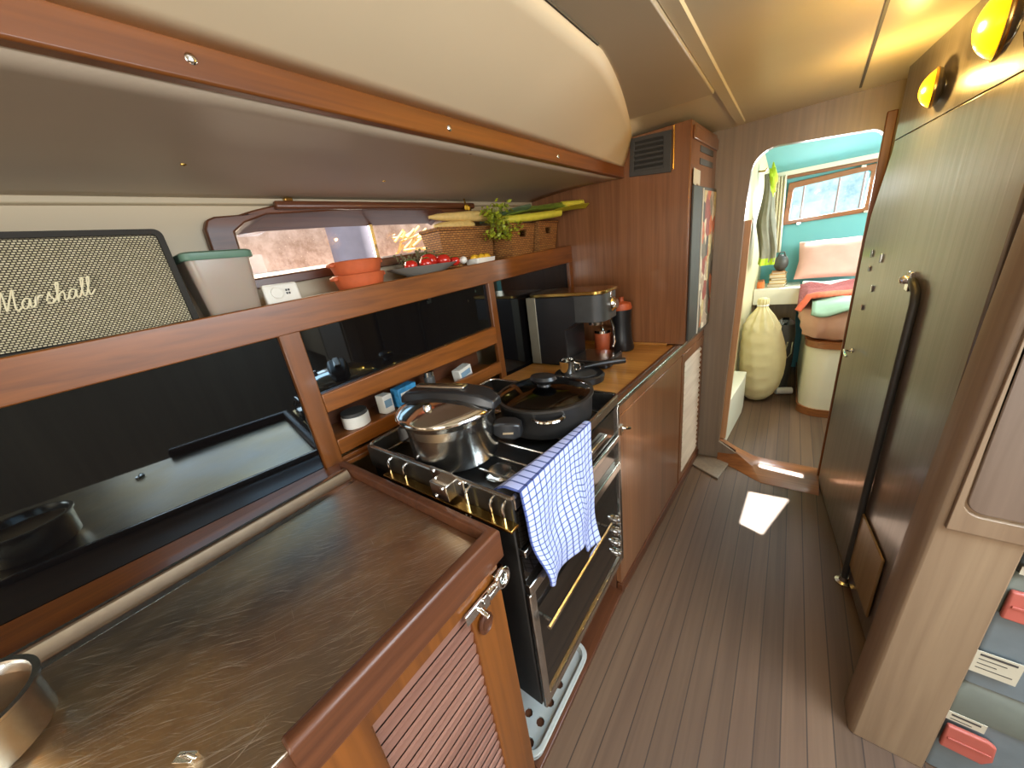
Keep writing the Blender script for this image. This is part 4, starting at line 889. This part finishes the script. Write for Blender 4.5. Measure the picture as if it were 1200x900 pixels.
# ------------------------------------------------------------------ amber wall lamps
def amber():
    m, nt, bs = nodes('amber_glass'); setp(bs, Base_Color=rgb(255, 170, 20), Roughness=.25)
    tc = nt.nodes.new('ShaderNodeTexCoord'); vl = nt.nodes.new('ShaderNodeVectorMath'); vl.operation = 'DISTANCE'; vl.inputs[1].default_value = (-.03, -.01, -.012)
    nt.links.new(tc.outputs['Object'], vl.inputs[0])
    mr = nt.nodes.new('ShaderNodeMapRange'); mr.inputs['From Min'].default_value = .012; mr.inputs['From Max'].default_value = .05; mr.inputs['To Min'].default_value = 5.0; mr.inputs['To Max'].default_value = 1.1
    nt.links.new(vl.outputs['Value'], mr.inputs['Value'])
    bs.inputs['Emission Color'].default_value = (1.0, .47, .004, 1); nt.links.new(mr.outputs['Result'], bs.inputs['Emission Strength'])
    return m
M['amber'] = amber()
def lamp(x, y, z, r_, label):
    t = thing('wall_lamp', (x, y, z), label, 'lamp', None)
    RY = Matrix.Rotation(rad(-6), 3, 'Z') @ Matrix.Rotation(rad(-90), 3, 'Y')
    hh_ = r_ * .60; Rr = (r_ * r_ + hh_ * hh_) / (2 * hh_); a0 = math.asin(r_ / Rr)
    prof = [(Rr * math.sin(a0 * (1 - k / 12)), Rr * math.cos(a0 * (1 - k / 12)) - (Rr - hh_)) for k in range(13)]
    MB().lathe(prof, (x, y, z), 36, RY).build('amber_lens', 'amber', t, smooth=True)
    MB().lathe([(r_ * 1.03, -.004), (r_ * 1.05, .0), (r_ * 1.03, .003), (r_ * .99, .003), (r_ * .99, -.004)], (x, y, z), 36, RY).build('lens_ring', 'brass', t, smooth=True)
    MB().lathe([(r_ * 1.02, -.004), (r_ * .9, -.012), (r_ * .5, -.02), (.012, -.022), (.010, -.045), (.028, -.048), (.03, -.056), (0, -.056)], (x, y, z), 32, RY).build('lamp_back', 'steel', t, smooth=True)
    MB().tube([(x + .03, y - .01, z - r_ * .5), (x + .035, y - .015, z - r_ * .9), (x + .038, y - .012, z - r_ * .98)], .004, 8).build('switch', 'chrome', t, smooth=True)
    l = bpy.data.lights.new('lamp_glow', 'POINT'); l.energy = 3.0; l.color = (1, .62, .16); l.shadow_soft_size = .012
    lo = bpy.data.objects.new('lamp_glow', l); COL.objects.link(lo); lo.location = (x - r_ * .48 - .045, y, z)
lamp(.287, 1.80, 1.737, .049, 'amber wall lamp nearer the doorway, smaller in view')
lamp(.282, 1.30, 1.737, .062, 'amber wall lamp at the top right corner with a bright bulb')

# ------------------------------------------------------------------ right side: cupboard panel and tool boxes
cb = thing('cupboard_door', (.6, .98, .78), 'dark framed cupboard door on the partition at the right edge', 'cupboard door')
MB().plate([(x, .985, z) for x, z in ((.322, .78), (.95, .78), (.95, 1.78), (.345, 1.78))], [[(x, .985, z) for x, z in rrect(.334, .90, .822, 1.70, .03, 5)]], (0, -.010, 0)).build('frame', 'partwood', cb, bevel=.003)
MB().prism([(x, .9848, z) for x, z in rrect(.339, .895, .827, 1.695, .028, 5)], (0, -.005, 0)).build('inset_panel', 'inset', cb, bevel=.002)
M['box_blue'] = plain('blue_grey_plastic', rgb(112, 121, 124), 0.5, var=.06)  # glare veil put into these pale, desaturated box colours
M['box_grey'] = plain('grey_green_plastic', rgb(100, 103, 92), 0.55, var=.06)
M['red_latch'] = plain('red_plastic', rgb(176, 90, 76), 0.45, var=.05)
M['label'] = plain('paper_label', rgb(190, 181, 158), 0.6, var=.03)
M['ink'] = plain('printed_ink', rgb(70, 66, 62), 0.6)
def toolbox(z0, h, x0, label, lx, lz0, lz1, rz0, rz1):
    t = thing('toolbox', (x0 + .2, 1.1, z0), label, 'toolbox', None)
    MB().loft([[Vector((x, y, z)) for x, y in rrect(x0 + i, x0 + .5 - i, 1.0 + i, 1.195 - i, .012, 3)] for z, i in ((z0, .008), (z0 + .004, .004), (z0 + h * .70, .002), (z0 + h * .70, -.0))]).build('box_body', 'box_blue', t, smooth=True)
    MB().loft([[Vector((x, y, z)) for x, y in rrect(x0 + i, x0 + .5 - i, 1.0 + i, 1.195 - i, .012, 3)] for z, i in ((z0 + h * .70, -.004), (z0 + h * .93, -.004), (z0 + h * .995, .01))]).build('lid', 'box_grey', t, smooth=True)
    lt = MB().prism([(x, .994, z) for x, z in ((x0 + .006, rz0), (x0 + .075, rz0 - .004), (x0 + .088, rz0 + .02), (x0 + .084, rz1 - .01), (x0 + .07, rz1), (x0 + .006, rz1))], (0, -.012, 0)); lto = lt.build('latch', 'red_latch', t, bevel=.004, seg=3)
    MB().box(x0 + .012, x0 + .08, .979, .982, (rz0 + rz1) / 2 - .003, (rz0 + rz1) / 2 + .003).build('latch_ridge', 'red_latch', lto, bevel=.001)
    lbo = MB().box(x0 + .002, x0 + lx, .9925, .9945, lz0, lz1).build('paper_label', 'label', t)
    ln = MB(); n = max(1, int((lz1 - lz0) / .014))
    for k in range(n):
        z = lz1 - .009 - k * .0135; ln.box(x0 + .008, x0 + lx - .008 - .012 * ((k * 7) % 3), .992, .9926, z - (.003 if k == 0 else .0012), z + (.003 if k == 0 else .0012))
    ln.build('printed_lines', 'ink', lbo)
toolbox(.001, .345, .43, 'lower blue-grey toolbox with a red latch and narrow label', .062, .216, .245, .125, .205)
toolbox(.347, .345, .43, 'upper blue-grey toolbox with a red latch and square label', .068, .40, .467, .585, .66)
toolbox(.693, .13, .436, 'shallow grey box on top of the two toolboxes', .06, .70, .72, .73, .75)

# ------------------------------------------------------------------ forward cabin
CZ = 2.0
struct('wall_cabin_left', MB().prism([(-.32, YB + .05, 0), (-.215, 4.46, 0), (-.25, 4.46, 0), (-.36, YB + .05, 0)], (0, 0, CZ)), 'cabin_cream')
struct('wall_cabin_right', MB().plate([(1.3, YB + .05, 0), (1.3, 4.46, 0), (1.3, 4.46, CZ), (1.3, YB + .05, CZ)], [[(1.3, y, z) for y, z in rrect(2.93, 4.07, 1.19, 1.71, .06, 4)]], (.03, 0, 0)), 'teal')  # unseen opening added for the side fill light
w2o = [(-.085, 4.4, 1.372), (.62, 4.4, 1.392), (.62, 4.4, 1.77), (-.075, 4.4, 1.725)]
wi = [(x, 4.4, z) for x, z in [(-.045, 1.42), (-.04, 1.41), (.44, 1.43), (.452, 1.44), (.452, 1.695), (.44, 1.71), (-.028, 1.675), (-.038, 1.6585)]]
struct('wall_cabin_front', MB().plate([(-.36, 4.4, 0), (1.33, 4.4, 0), (1.33, 4.4, 1.83), (-.36, 4.4, 1.83)], [wi], (0, .05, 0)), 'teal', org=(0, 4.4, 0))
w2f = struct('window_2', MB().plate([(x, 4.398, z) for x, z in ((-.085, 1.375), (.50, 1.395), (.50, 1.752), (-.075, 1.722))], [[(x, 4.398, z) for x, y, z in wi]], (0, -.022, 0)), 'teak_x', bevel=.005)
MB().plate([(x, 4.42, z) for x, z in ((-.06, 1.4), (.47, 1.42), (.47, 1.72), (-.06, 1.69))], [], (0, .004, 0)).build('pane', 'glass', w2f)
for x, z in ((.40, 1.745), (.465, 1.40), (.03, 1.375)): MB().obox((x, 4.37, z), (.014, .008, .009)).build('catch', 'chrome', w2f, bevel=.002)
struct('trim_12', MB().prism([(x, 4.40, z) for x, z in ((-.33, 1.785), (1.3, 1.785), (1.3, 1.825), (-.33, 1.825))], (0, -.03, 0)), 'white_paint', bevel=.004)
struct('trim_13', MB().box(-.13, 1.3, 4.372, 4.399, 1.758, 1.784), 'teak_x', bevel=.003)
# teal deck-head with added openings for the sun patch and the fill light
HS = 1 / math.tan(rad(60))
def hup(p): return (p[0], p[1] + CZ * HS, CZ)
hA = [(-.063, 1.766), (.032, 1.731), (.135, 2.085), (-.047, 2.068)]; hB = [(-.018, 2.278), (.187, 2.258), (.19, 2.30), (-.014, 2.32)]  # unseen openings shaped so the sun casts its floor patch
struct('ceiling_cabin', MB().plate([(-.36, YB + .05, CZ), (1.33, YB + .05, CZ), (1.33, 3.6, CZ), (-.36, 3.6, CZ)], [[hup(p) for p in hA], [hup(p) for p in hB], [(.36, 2.52, CZ), (.96, 2.52, CZ), (.96, 3.08, CZ), (.36, 3.08, CZ)]], (0, 0, .02)), 'teal', org=(0, 3, CZ))
struct('ceiling_cabin_slope', MB().prism([(-.36, 3.6, CZ), (-.36, 4.42, 1.81), (-.36, 4.42, 1.83), (-.36, 3.6, CZ + .02)], (1.69, 0, 0)), 'teal')

# berth
be = thing('berth', (.6, 3.6, 0), 'cream berth base with a rounded corner and teak bands in the forward cabin', 'berth')
def bl(i, z): return [Vector((x, y, z)) for x, y in [(1.28, 3.22 + i)] + [(1.28, 4.38)] + [(.165 + i, 4.38)] + [(.165 + i + .13 - .13 * math.cos(rad(a)), 3.22 + i + .13 - .13 * math.sin(rad(a))) for a in range(0, 91, 9)]]
MB().loft([bl(.004, .06), bl(.004, .53)]).build('base_panel', 'white_paint', be, smooth=True)
MB().loft([bl(-.006, 0.001), bl(-.006, .06)]).build('plinth_band', 'teak_x', be, smooth=True)
MB().loft([bl(-.006, .53), bl(-.006, .575)]).build('top_band', 'teak_x', be, smooth=True)
M['pink'] = plain('pink_sheet', rgb(206, 164, 146), 0.85, var=.05, scale=12)
M['pinkp'] = plain('pink_pillow', rgb(204, 160, 150), 0.85, var=.05, scale=12)
M['mint'] = plain('mint_cotton', rgb(146, 180, 160), 0.85, var=.05)
M['whites'] = plain('white_cotton', rgb(226, 226, 222), 0.85, var=.03)
def knit():
    m = plain('red_knit', rgb(158, 84, 84), 0.9, var=.1); nt = m.node_tree; bs = nt.nodes['Principled BSDF']
    tc = nt.nodes.new('ShaderNodeTexCoord'); w = nt.nodes.new('ShaderNodeTexWave'); w.inputs['Scale'].default_value = 26; w.bands_direction = 'DIAGONAL'; w.inputs['Distortion'].default_value = 3
    nt.links.new(tc.outputs['Object'], w.inputs['Vector'])
    b = nt.nodes.new('ShaderNodeBump'); b.inputs['Strength'].default_value = .8; b.inputs['Distance'].default_value = .01; nt.links.new(w.outputs['Fac'], b.inputs['Height']); nt.links.new(b.outputs['Normal'], bs.inputs['Normal'])
    return m
M['knit'] = knit()
M['orange_wool'] = plain('orange_wool', rgb(214, 104, 74), 0.9, var=.15, scale=40)
mt = thing('mattress', (.6, 3.75, .58), 'mattress in a pale pink fitted sheet on the berth', 'mattress')
def ml(i, z, w=0): return [Vector((p.x + w * .006 * math.sin(p.y * 60 + p.x * 70), p.y + w * .008 * math.sin(p.x * 55), z)) for p in bl2(i)]
def bl2(i): return [Vector((x, y, 0)) for x, y in [(1.27 - i, 3.20 + i + .12 * k / 12 * 0) for k in range(1)] + [(1.27 - i, 4.37)] + [(.12 + i, 4.37)] + [(.12 + i, 4.2 - .07 * k) for k in range(10)] + [(.12 + i + .16 - .16 * math.cos(rad(a)), 3.22 + i + .16 - .16 * math.sin(rad(a))) for a in range(0, 91, 9)] + [(.34 + .09 * k, 3.22 + i) for k in range(10)]]
MB().loft([ml(.06, .577, 1), ml(.02, .60, 2), ml(-.004, .66, 2), ml(-.012, .74, 1), ml(.0, .80), ml(.03, .825), ml(.1, .83)]).build('sheeted_mattress', 'pink', mt, smooth=True)
def cushion(c, h, rot, pw=.32, n=26):
    R = Matrix.Rotation(rot[2], 3, 'Z') @ Matrix.Rotation(rot[1], 3, 'Y') @ Matrix.Rotation(rot[0], 3, 'X'); mb = MB()
    for sg in (1, -1):
        def f(u, v):
            a = u * 2 - 1; b = v * 2 - 1
            t = max(0, (1 - a ** 4) * (1 - b ** 4)) ** .5
            pin = 1 - .06 * (abs(a) * (1 - abs(b)) * 0 + (1 - abs(a)) * abs(b) ** 6 + (1 - abs(b)) * abs(a) ** 6)
            wr = .04 * math.sin(a * 9 + b * 5) * t
            return Vector(c) + R @ Vector((a * h[0] * pin, b * h[1] * pin, sg * h[2] * (t + wr * .5) + .0005 * sg))
        mb.grid(f, n, n)
    return mb
tag(cushion((.34, 4.22, 1.06), (.29, .17, .075), (rad(66), 0, rad(-4))).build('pillow', 'pinkp', smooth=True), 'pink pillow leaning on the teal wall below the cabin window', 'pillow')
tag(MB().grid(lambda u, v: Vector((.11 + .72 * u, 3.98 - .05 * v + .03 * math.sin(u * 5), .865 - .02 * u + .035 * math.sin(math.pi * v) - .01 * (1 - v) + .006 * math.sin(u * 17 + v * 3))), 30, 8).build('folded_sheet', 'whites', smooth=True, solid=.03), 'white folded sheet below the pink pillow on the berth', 'sheet')
def blk(u, v):
    x = .098 + .60 * u
    yf = 3.27 + (x - .10) * .6 if x < .22 else 3.342 + (x - .22) * 1.9
    yf = min(yf, 3.93); yb = 3.985
    y = yb + (yf - yb) * v
    z = .875 + .016 * math.sin(x * 14 + v * 5) + .012 * math.sin(v * 14 + x * 6) + .012 * math.sin(math.pi * v)
    if x < .15: z -= (.15 - x) * 1.7 * (.25 + .75 * v); x -= .012 * v
    return Vector((x, y, z))
bl_ = thing('knitted_blanket', (.5, 3.7, .84), 'dusky red knitted blanket with an orange edge on the berth', 'blanket')
MB().grid(blk, 36, 24).build('blanket', 'knit', bl_, smooth=True, solid=.018)
MB().tube([blk(u / 24, 1.0) + Vector((0, -.01, .0)) for u in range(19)], .022, 10).build('orange_edge', 'orange_wool', bl_, smooth=True)
tag(MB().grid(lambda u, v: Vector((.16 + .8 * u, 3.6 - .41 * v - .10 * (1 - u) * (1 - v), .848 + .006 * math.sin(u * 16 + v * 4) - .06 * max(0, v - .75) ** 1.3 * 6 * (1 + .3 * math.sin(u * 18)))), 30, 16).build('mint_blanket', 'mint', smooth=True, solid=.016), 'mint green cotton cover peeping out under the red blanket', 'blanket')
# shelf beside the berth, books and small things
sf = thing('side_shelf', (-.1, 4.2, .7), 'white fronted side shelf beside the berth in the forward cabin', 'shelf')
MB().box(-.235, .10, 3.995, 4.395, .835, .855).build('shelf_top', 'white_paint', sf, bevel=.003)
MB().box(-.235, .10, 3.985, 4.0, .715, .858).build('front_board', 'white_paint', sf, bevel=.004)
MB().box(-.225, .10, 4.2, 4.22, 0, .835).build('support', 'bulk', sf)
bcols = [rgb(150, 120, 80), rgb(206, 176, 110), rgb(120, 104, 80), rgb(196, 160, 100), rgb(170, 120, 80)]
bz = .856
for i, (h, w, d_) in enumerate([(.03, .13, .10), (.026, .125, .095), (.022, .115, .09), (.03, .12, .095), (.02, .10, .085)]):
    M['cover%d' % i] = plain('book_cover_%d' % i, bcols[i], .6)
    t = thing('book', (-.07, 4.2, bz), ['bottom book of the small stack on the white side shelf', 'second book from the bottom of the side shelf stack', 'middle book of the small stack on the white side shelf', 'second book from the top of the side shelf stack', 'top book of the small stack on the white side shelf'][i], 'book', None)
    a = .05 * ((i * 37) % 5 - 2)
    MB().obox((-.07, 4.19, bz + .002), (w / 2, d_, .002), (0, 0, a)).obox((-.07, 4.19, bz + h - .002), (w / 2, d_, .002), (0, 0, a)).build('cover', 'cover%d' % i, t)
    MB().obox((-.07, 4.19, bz + h / 2), (w / 2 - .004, d_ - .004, h / 2 - .0042), (0, 0, a)).build('pages', 'label', t)
    bz += h + .0008
wb = thing('wash_bag', (-.06, 4.19, bz), 'dark grey zipped bag standing on the stack of books', 'bag')
MB().ball((-.06, 4.19, bz + .07), (.055, .06, .074), 20, 12, lambda d: 1.0 if d.z > -.9 else .97).build('bag_body', 'grey_dark', wb, smooth=True)
MB().tube([(-.09, 4.17, bz + .12), (-.075, 4.165, bz + .165), (-.045, 4.165, bz + .165), (-.03, 4.17, bz + .12)], .006, 8).build('handle', 'grey_dark', wb, smooth=True)
jo = thing('orange_jar', (-.22, 4.1, .856), 'small orange jar at the left end of the white side shelf', 'jar')
M['orange'] = plain('orange_glass', rgb(206, 112, 56), .3)
MB().lathe([(.026, 0), (.03, .004), (.03, .055), (.024, .062), (0, .062)], (-.19, 4.06, .856), 24).build('jar_body', 'orange', jo, smooth=True)
MB().lathe([(.026, .06), (.026, .078), (0, .08)], (-.19, 4.06, .856), 24).build('lid', 'teak_x', jo, smooth=True)
# hanging jacket and curtain
M['olive'] = plain('grey_cloth', rgb(124, 122, 106), 0.85, var=.15, scale=14)
M['lime'] = plain('lime_fabric', rgb(170, 200, 40), 0.7, var=.1)
M['curt'] = plain('cream_curtain', rgb(226, 218, 196), 0.9, var=.04)
jk = thing('hanging_jacket', (-.2, 3.6, 1.1), 'grey jacket with lime trim hanging inside the doorway', 'jacket')
lo = []
for k in range(19):
    u = k / 18; z = 1.76 - .63 * u; w = .018 + .034 * min(1, u * 1.8); l = []
    for q in range(36):
        a = 2 * math.pi * q / 36; rr = 1 + .22 * math.sin(4 * a + 4 * u) * min(1, u * 2) + .10 * math.sin(9 * a + 2 * u)
        l.append(Vector((-.20 + .055 * u + .008 * math.sin(u * 9) + w * rr * math.cos(a), 3.6 + w * 2.0 * rr * math.sin(a), z)))
    lo.append(l)
MB().loft(lo).build('cloth', 'olive', jk, smooth=True)
MB().loft([[p * 1.0 + Vector((0, 0, -.004)) for p in lo[-2]], [Vector((p.x * 1.03, (p.y - 3.6) * 1.04 + 3.6, p.z - .02)) for p in lo[-1]]]).build('lime_hem', 'lime', jk, smooth=True)
MB().ball((-.165, 3.6, 1.70), (.032, .05, .12), 18, 12, lambda d: 1 + .15 * math.sin(d.z * 9 + d.x * 7)).build('lime_hood', 'lime', jk, smooth=True)
MB().tube([(-.262, 3.6, 1.79), (-.215, 3.6, 1.785), (-.205, 3.6, 1.80)], .006, 8).build('peg', 'brass', jk, smooth=True)
cu = []
for zz in (1.79, 1.7, 1.5, 1.3, 1.14):
    cu.append([Vector((-.225 + .13 * q / 40 + (1.79 - zz) * .03, 4.355 - .02 * math.sin(q * .9), zz)) for q in range(41)] + [Vector((-.225 + .13 * q / 40 + (1.79 - zz) * .03, 4.361 - .02 * math.sin(q * .9), zz)) for q in range(40, -1, -1)])
tag(MB().loft(cu).build('curtain', 'curt', smooth=True), 'pale gathered curtain left of the cabin window', 'curtain')
# bunk front board, laundry sack, duffel, paper roll
tag(MB().prism([(-.315, 2.41, 0.001), (-.242, 2.41, 0.001), (-.185, 3.12, 0.001), (-.185, 3.25, .001), (-.27, 3.25, .001)], (0, 0, .31)).build('bunk_locker', 'white_paint', bevel=.004), 'low white locker along the left side just inside the cabin', 'locker')
M['sack'] = plain('cream_canvas', rgb(214, 204, 160), 0.85, var=.05, scale=10, bump=.3)
sk = thing('laundry_sack', (-.1, 3.45, 0), 'bulging cream canvas sack leaning against the low white locker', 'sack')
lo = []
prof = [(.02, .0), (.07, .012), (.115, .06), (.142, .14), (.155, .25), (.16, .38), (.152, .5), (.135, .6), (.110, .67), (.080, .725), (.052, .765), (.036, .79), (.032, .81), (.038, .835), (.034, .86), (.012, .868)]
for k in range(57):
    t = k / 56 * (len(prof) - 1); i = min(int(t), len(prof) - 2); f_ = t - i; r_ = prof[i][0] * (1 - f_) + prof[i + 1][0] * f_; z = prof[i][1] * (1 - f_) + prof[i + 1][1] * f_; l = []
    for q in range(64):
        a = 2 * math.pi * q / 64
        fold = .07 * max(0, math.sin(z * 62 + 3.2 * math.sin(a * 1.5 + 1.0))) ** 2 * (1 if a > 2.2 and a < 5.2 else .3) * (1 if z < .72 else 0)
        rr = r_ * (1 + .03 * math.sin(3 * a + z * 6) - fold + (.10 * math.sin(11 * a + 2 * math.sin(a)) if z > .62 else .012 * math.sin(11 * a + z * 9)))
        l.append(Vector((-.118 - .03 * min(1, z / .8) + .03 * math.sin(z * 4) + .11 * max(0, z - .66) ** .9 + rr * math.cos(a), 3.44 + rr * .85 * math.sin(a), z + .003)))
    lo.append(l)
MB().loft(lo).build('sack_body', 'sack', sk, smooth=True)
MB().tube([lo[44][i % 64] + Vector((0, 0, .002)) for i in range(65)], .006, 8).build('tie_cord', 'whites', sk, smooth=True)
df = thing('duffel_bag', (.06, 3.75, 0), 'dark grey upright duffel bag with loop handles beside the berth', 'bag')
MB().loft([[Vector((x, y, z)) for x, y in rrect(-.05 + i, .105 - i, 3.66 + i, 3.86 - i, .05, 5)] for z, i in ((.001, .02), (.01, .008), (.3, -.004), (.52, .0), (.6, .012), (.635, .05))]).build('bag_body', 'grey_dark', df, smooth=True)
for x in (.0, .06):
    MB().tube([(x, 3.655, .46), (x - .012, 3.63, .38), (x + .008, 3.62, .33), (x + .03, 3.63, .37), (x + .03, 3.655, .46)], .006, 8).build('loop_handle', 'steel', df, smooth=True)
tag(MB().tube([(.02, 3.60, .033), (.13, 3.64, .033)], .03, 20).tube([(.02, 3.60, .033), (.025, 3.602, .033)], .02, 20).build('paper_roll', 'whites', smooth=True), 'white paper roll on the cabin floor in front of the duffel bag', 'paper roll')

# ------------------------------------------------------------------ outside the windows
def outmat(name, c1, c2, sc):
    m, nt, bs = nodes(name); setp(bs, Roughness=.8)
    tc = nt.nodes.new('ShaderNodeTexCoord'); n = nt.nodes.new('ShaderNodeTexNoise'); n.inputs['Scale'].default_value = sc; n.inputs['Detail'].default_value = 10; n.inputs['Roughness'].default_value = .75
    nt.links.new(tc.outputs['Object'], n.inputs['Vector']); r = nt.nodes.new('ShaderNodeValToRGB'); r.color_ramp.elements[0].position = .35; r.color_ramp.elements[1].position = .6
    r.color_ramp.elements[0].color = c1; r.color_ramp.elements[1].color = c2
    nt.links.new(n.outputs['Fac'], r.inputs['Fac']); nt.links.new(r.outputs['Color'], bs.inputs['Base Color']); return m
M['netting'] = plain('faded_netting', rgb(206, 168, 104), .8)
M['pile'] = plain('galvanised_pile', rgb(120, 112, 122), .5, var=.12, scale=6)
M['quay'] = outmat('quay_render', rgb(124, 100, 84), rgb(172, 152, 140), 5)
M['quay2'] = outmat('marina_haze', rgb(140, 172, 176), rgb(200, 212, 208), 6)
struct('exterior_quay', MB().box(-4.2, -4.0, -1, 9, -1, 4).box(-4.0, -3.5, -1, 9, -1, 1.585), 'quay')
tag(MB().lathe([(.17, 0), (.17, 3.5), (0, 3.55)], (-3.0, 1.80, 0), 32).build('dock_pile', 'pile', smooth=True), 'steel dock pile standing outside the long side window', 'pile')
nt_ = MB()
for k in range(60):
    p = Vector((-3.7 + random.uniform(-.1, .1), random.uniform(2.75, 3.6), 1.60 + random.uniform(0, .22)))
    nt_.tube([p, p + Vector((0, random.uniform(.05, .2), random.uniform(-.01, .12)))], .014, 6)
tag(nt_.build('yellow_fender_net', 'netting', smooth=True), 'heap of yellow netting on the quay outside the long window', 'net', None, 'stuff')
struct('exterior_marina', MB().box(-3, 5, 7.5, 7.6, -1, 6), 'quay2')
for i, (x, h) in enumerate(((-.25, 3.0), (.05, 2.6), (.42, 3.2), (.66, 2.8))):
    tag(MB().tube([(x, 7.0, 0), (x + .02, 7.0, h)], .018, 8).build('yacht_mast', 'steel', smooth=True), ['leftmost thin mast seen through the cabin window', 'second thin mast from the left through the cabin window', 'third thin mast from the left through the cabin window', 'rightmost thin mast seen through the cabin window'][i], 'mast')

# ------------------------------------------------------------------ light
w = bpy.data.worlds.new('World'); S.world = w; w.use_nodes = True
bg = w.node_tree.nodes['Background']; bg.inputs['Color'].default_value = (.84, .92, 1, 1); bg.inputs['Strength'].default_value = 2.0
def area(name, loc, rot, sx, sy, e, col):
    l = bpy.data.lights.new(name, 'AREA'); l.shape = 'RECTANGLE'; l.size = sx; l.size_y = sy; l.energy = e; l.color = col
    o = bpy.data.objects.new(name, l); COL.objects.link(o); o.location = loc; o.rotation_euler = rot; return o
area('hatch_daylight', (.9, .55, ZC + .04), (0, 0, 0), .86, .86, 30, (.60, .81, 1))
area('saloon_window_daylight', (1.64, .25, 1.54), (0, rad(90), 0), .5, 1.6, 32, (.88, .94, 1))
area('aft_fill', (.5, -2.03, 1.3), (rad(90), 0, 0), 1.15, .78, 28, (1, .95, .86))  # added fill light behind the camera
area('cabin_window_daylight', (.2, 4.47, 1.56), (rad(-52), 0, 0), .5, .22, 16, (.95, .98, 1))
area('cabin_top_fill', (.66, 2.80, CZ + .03), (0, 0, 0), .58, .54, 14, (1, .97, .88))  # added fill light over the cabin, out of view
area('cabin_side_fill', (1.325, 3.5, 1.45), (0, rad(90), 0), .5, 1.1, 25, (1, .95, .82))  # added fill light from the unseen right side of the cabin
area('side_window_daylight', (xh(.8) - .5, .8, 1.68), (0, rad(-74), rad(5)), .3, .9, 8, (1, .82, .60))
sun = bpy.data.lights.new('sun', 'SUN'); sun.energy = 30; sun.angle = rad(.5); sun.color = (1, .96, .88)
so = bpy.data.objects.new('sun', sun); COL.objects.link(so); so.location = (0, 5, 6); so.rotation_euler = (rad(-30), 0, 0)

# ------------------------------------------------------------------ camera
cam = bpy.data.cameras.new('camera'); co = bpy.data.objects.new('camera', cam); COL.objects.link(co)
cam.sensor_width = 36; cam.lens = 412 / 1200 * 36; cam.clip_start = .02
def camR(f=412., vy=(932., 254.), vzx=758.):
    a = Vector((vy[0] - 600, vy[1] - 450, f)).normalized()
    dy = (f * f + (vy[0] - 600) * (vzx - 600)) / (450 - vy[1])
    d = Vector((vzx - 600, dy, f)).normalized(); up = -d; X = a.cross(up)
    return Matrix((X, a, up))          # world = R @ camera(x right, y down, z forward)
R = camR()
mw = Matrix(((R[0][0], -R[0][1], -R[0][2], 0), (R[1][0], -R[1][1], -R[1][2], 0), (R[2][0], -R[2][1], -R[2][2], 1.435), (0, 0, 0, 1)))
co.matrix_world = mw
S.camera = co
S.view_settings.view_transform = 'Standard'; S.view_settings.look = 'None'; S.view_settings.gamma = 1; S.view_settings.exposure = 0.42
S.view_settings.use_curve_mapping = False
try:
    S.cycles.use_denoising = True; S.cycles.max_bounces = 10; S.cycles.diffuse_bounces = 5; S.cycles.glossy_bounces = 5; S.cycles.transparent_max_bounces = 10; S.cycles.sample_clamp_indirect = 6
    S.cycles.caustics_reflective = False; S.cycles.caustics_refractive = False
except Exception: pass
for o in S.objects:
    if '_o' in o: del o['_o']
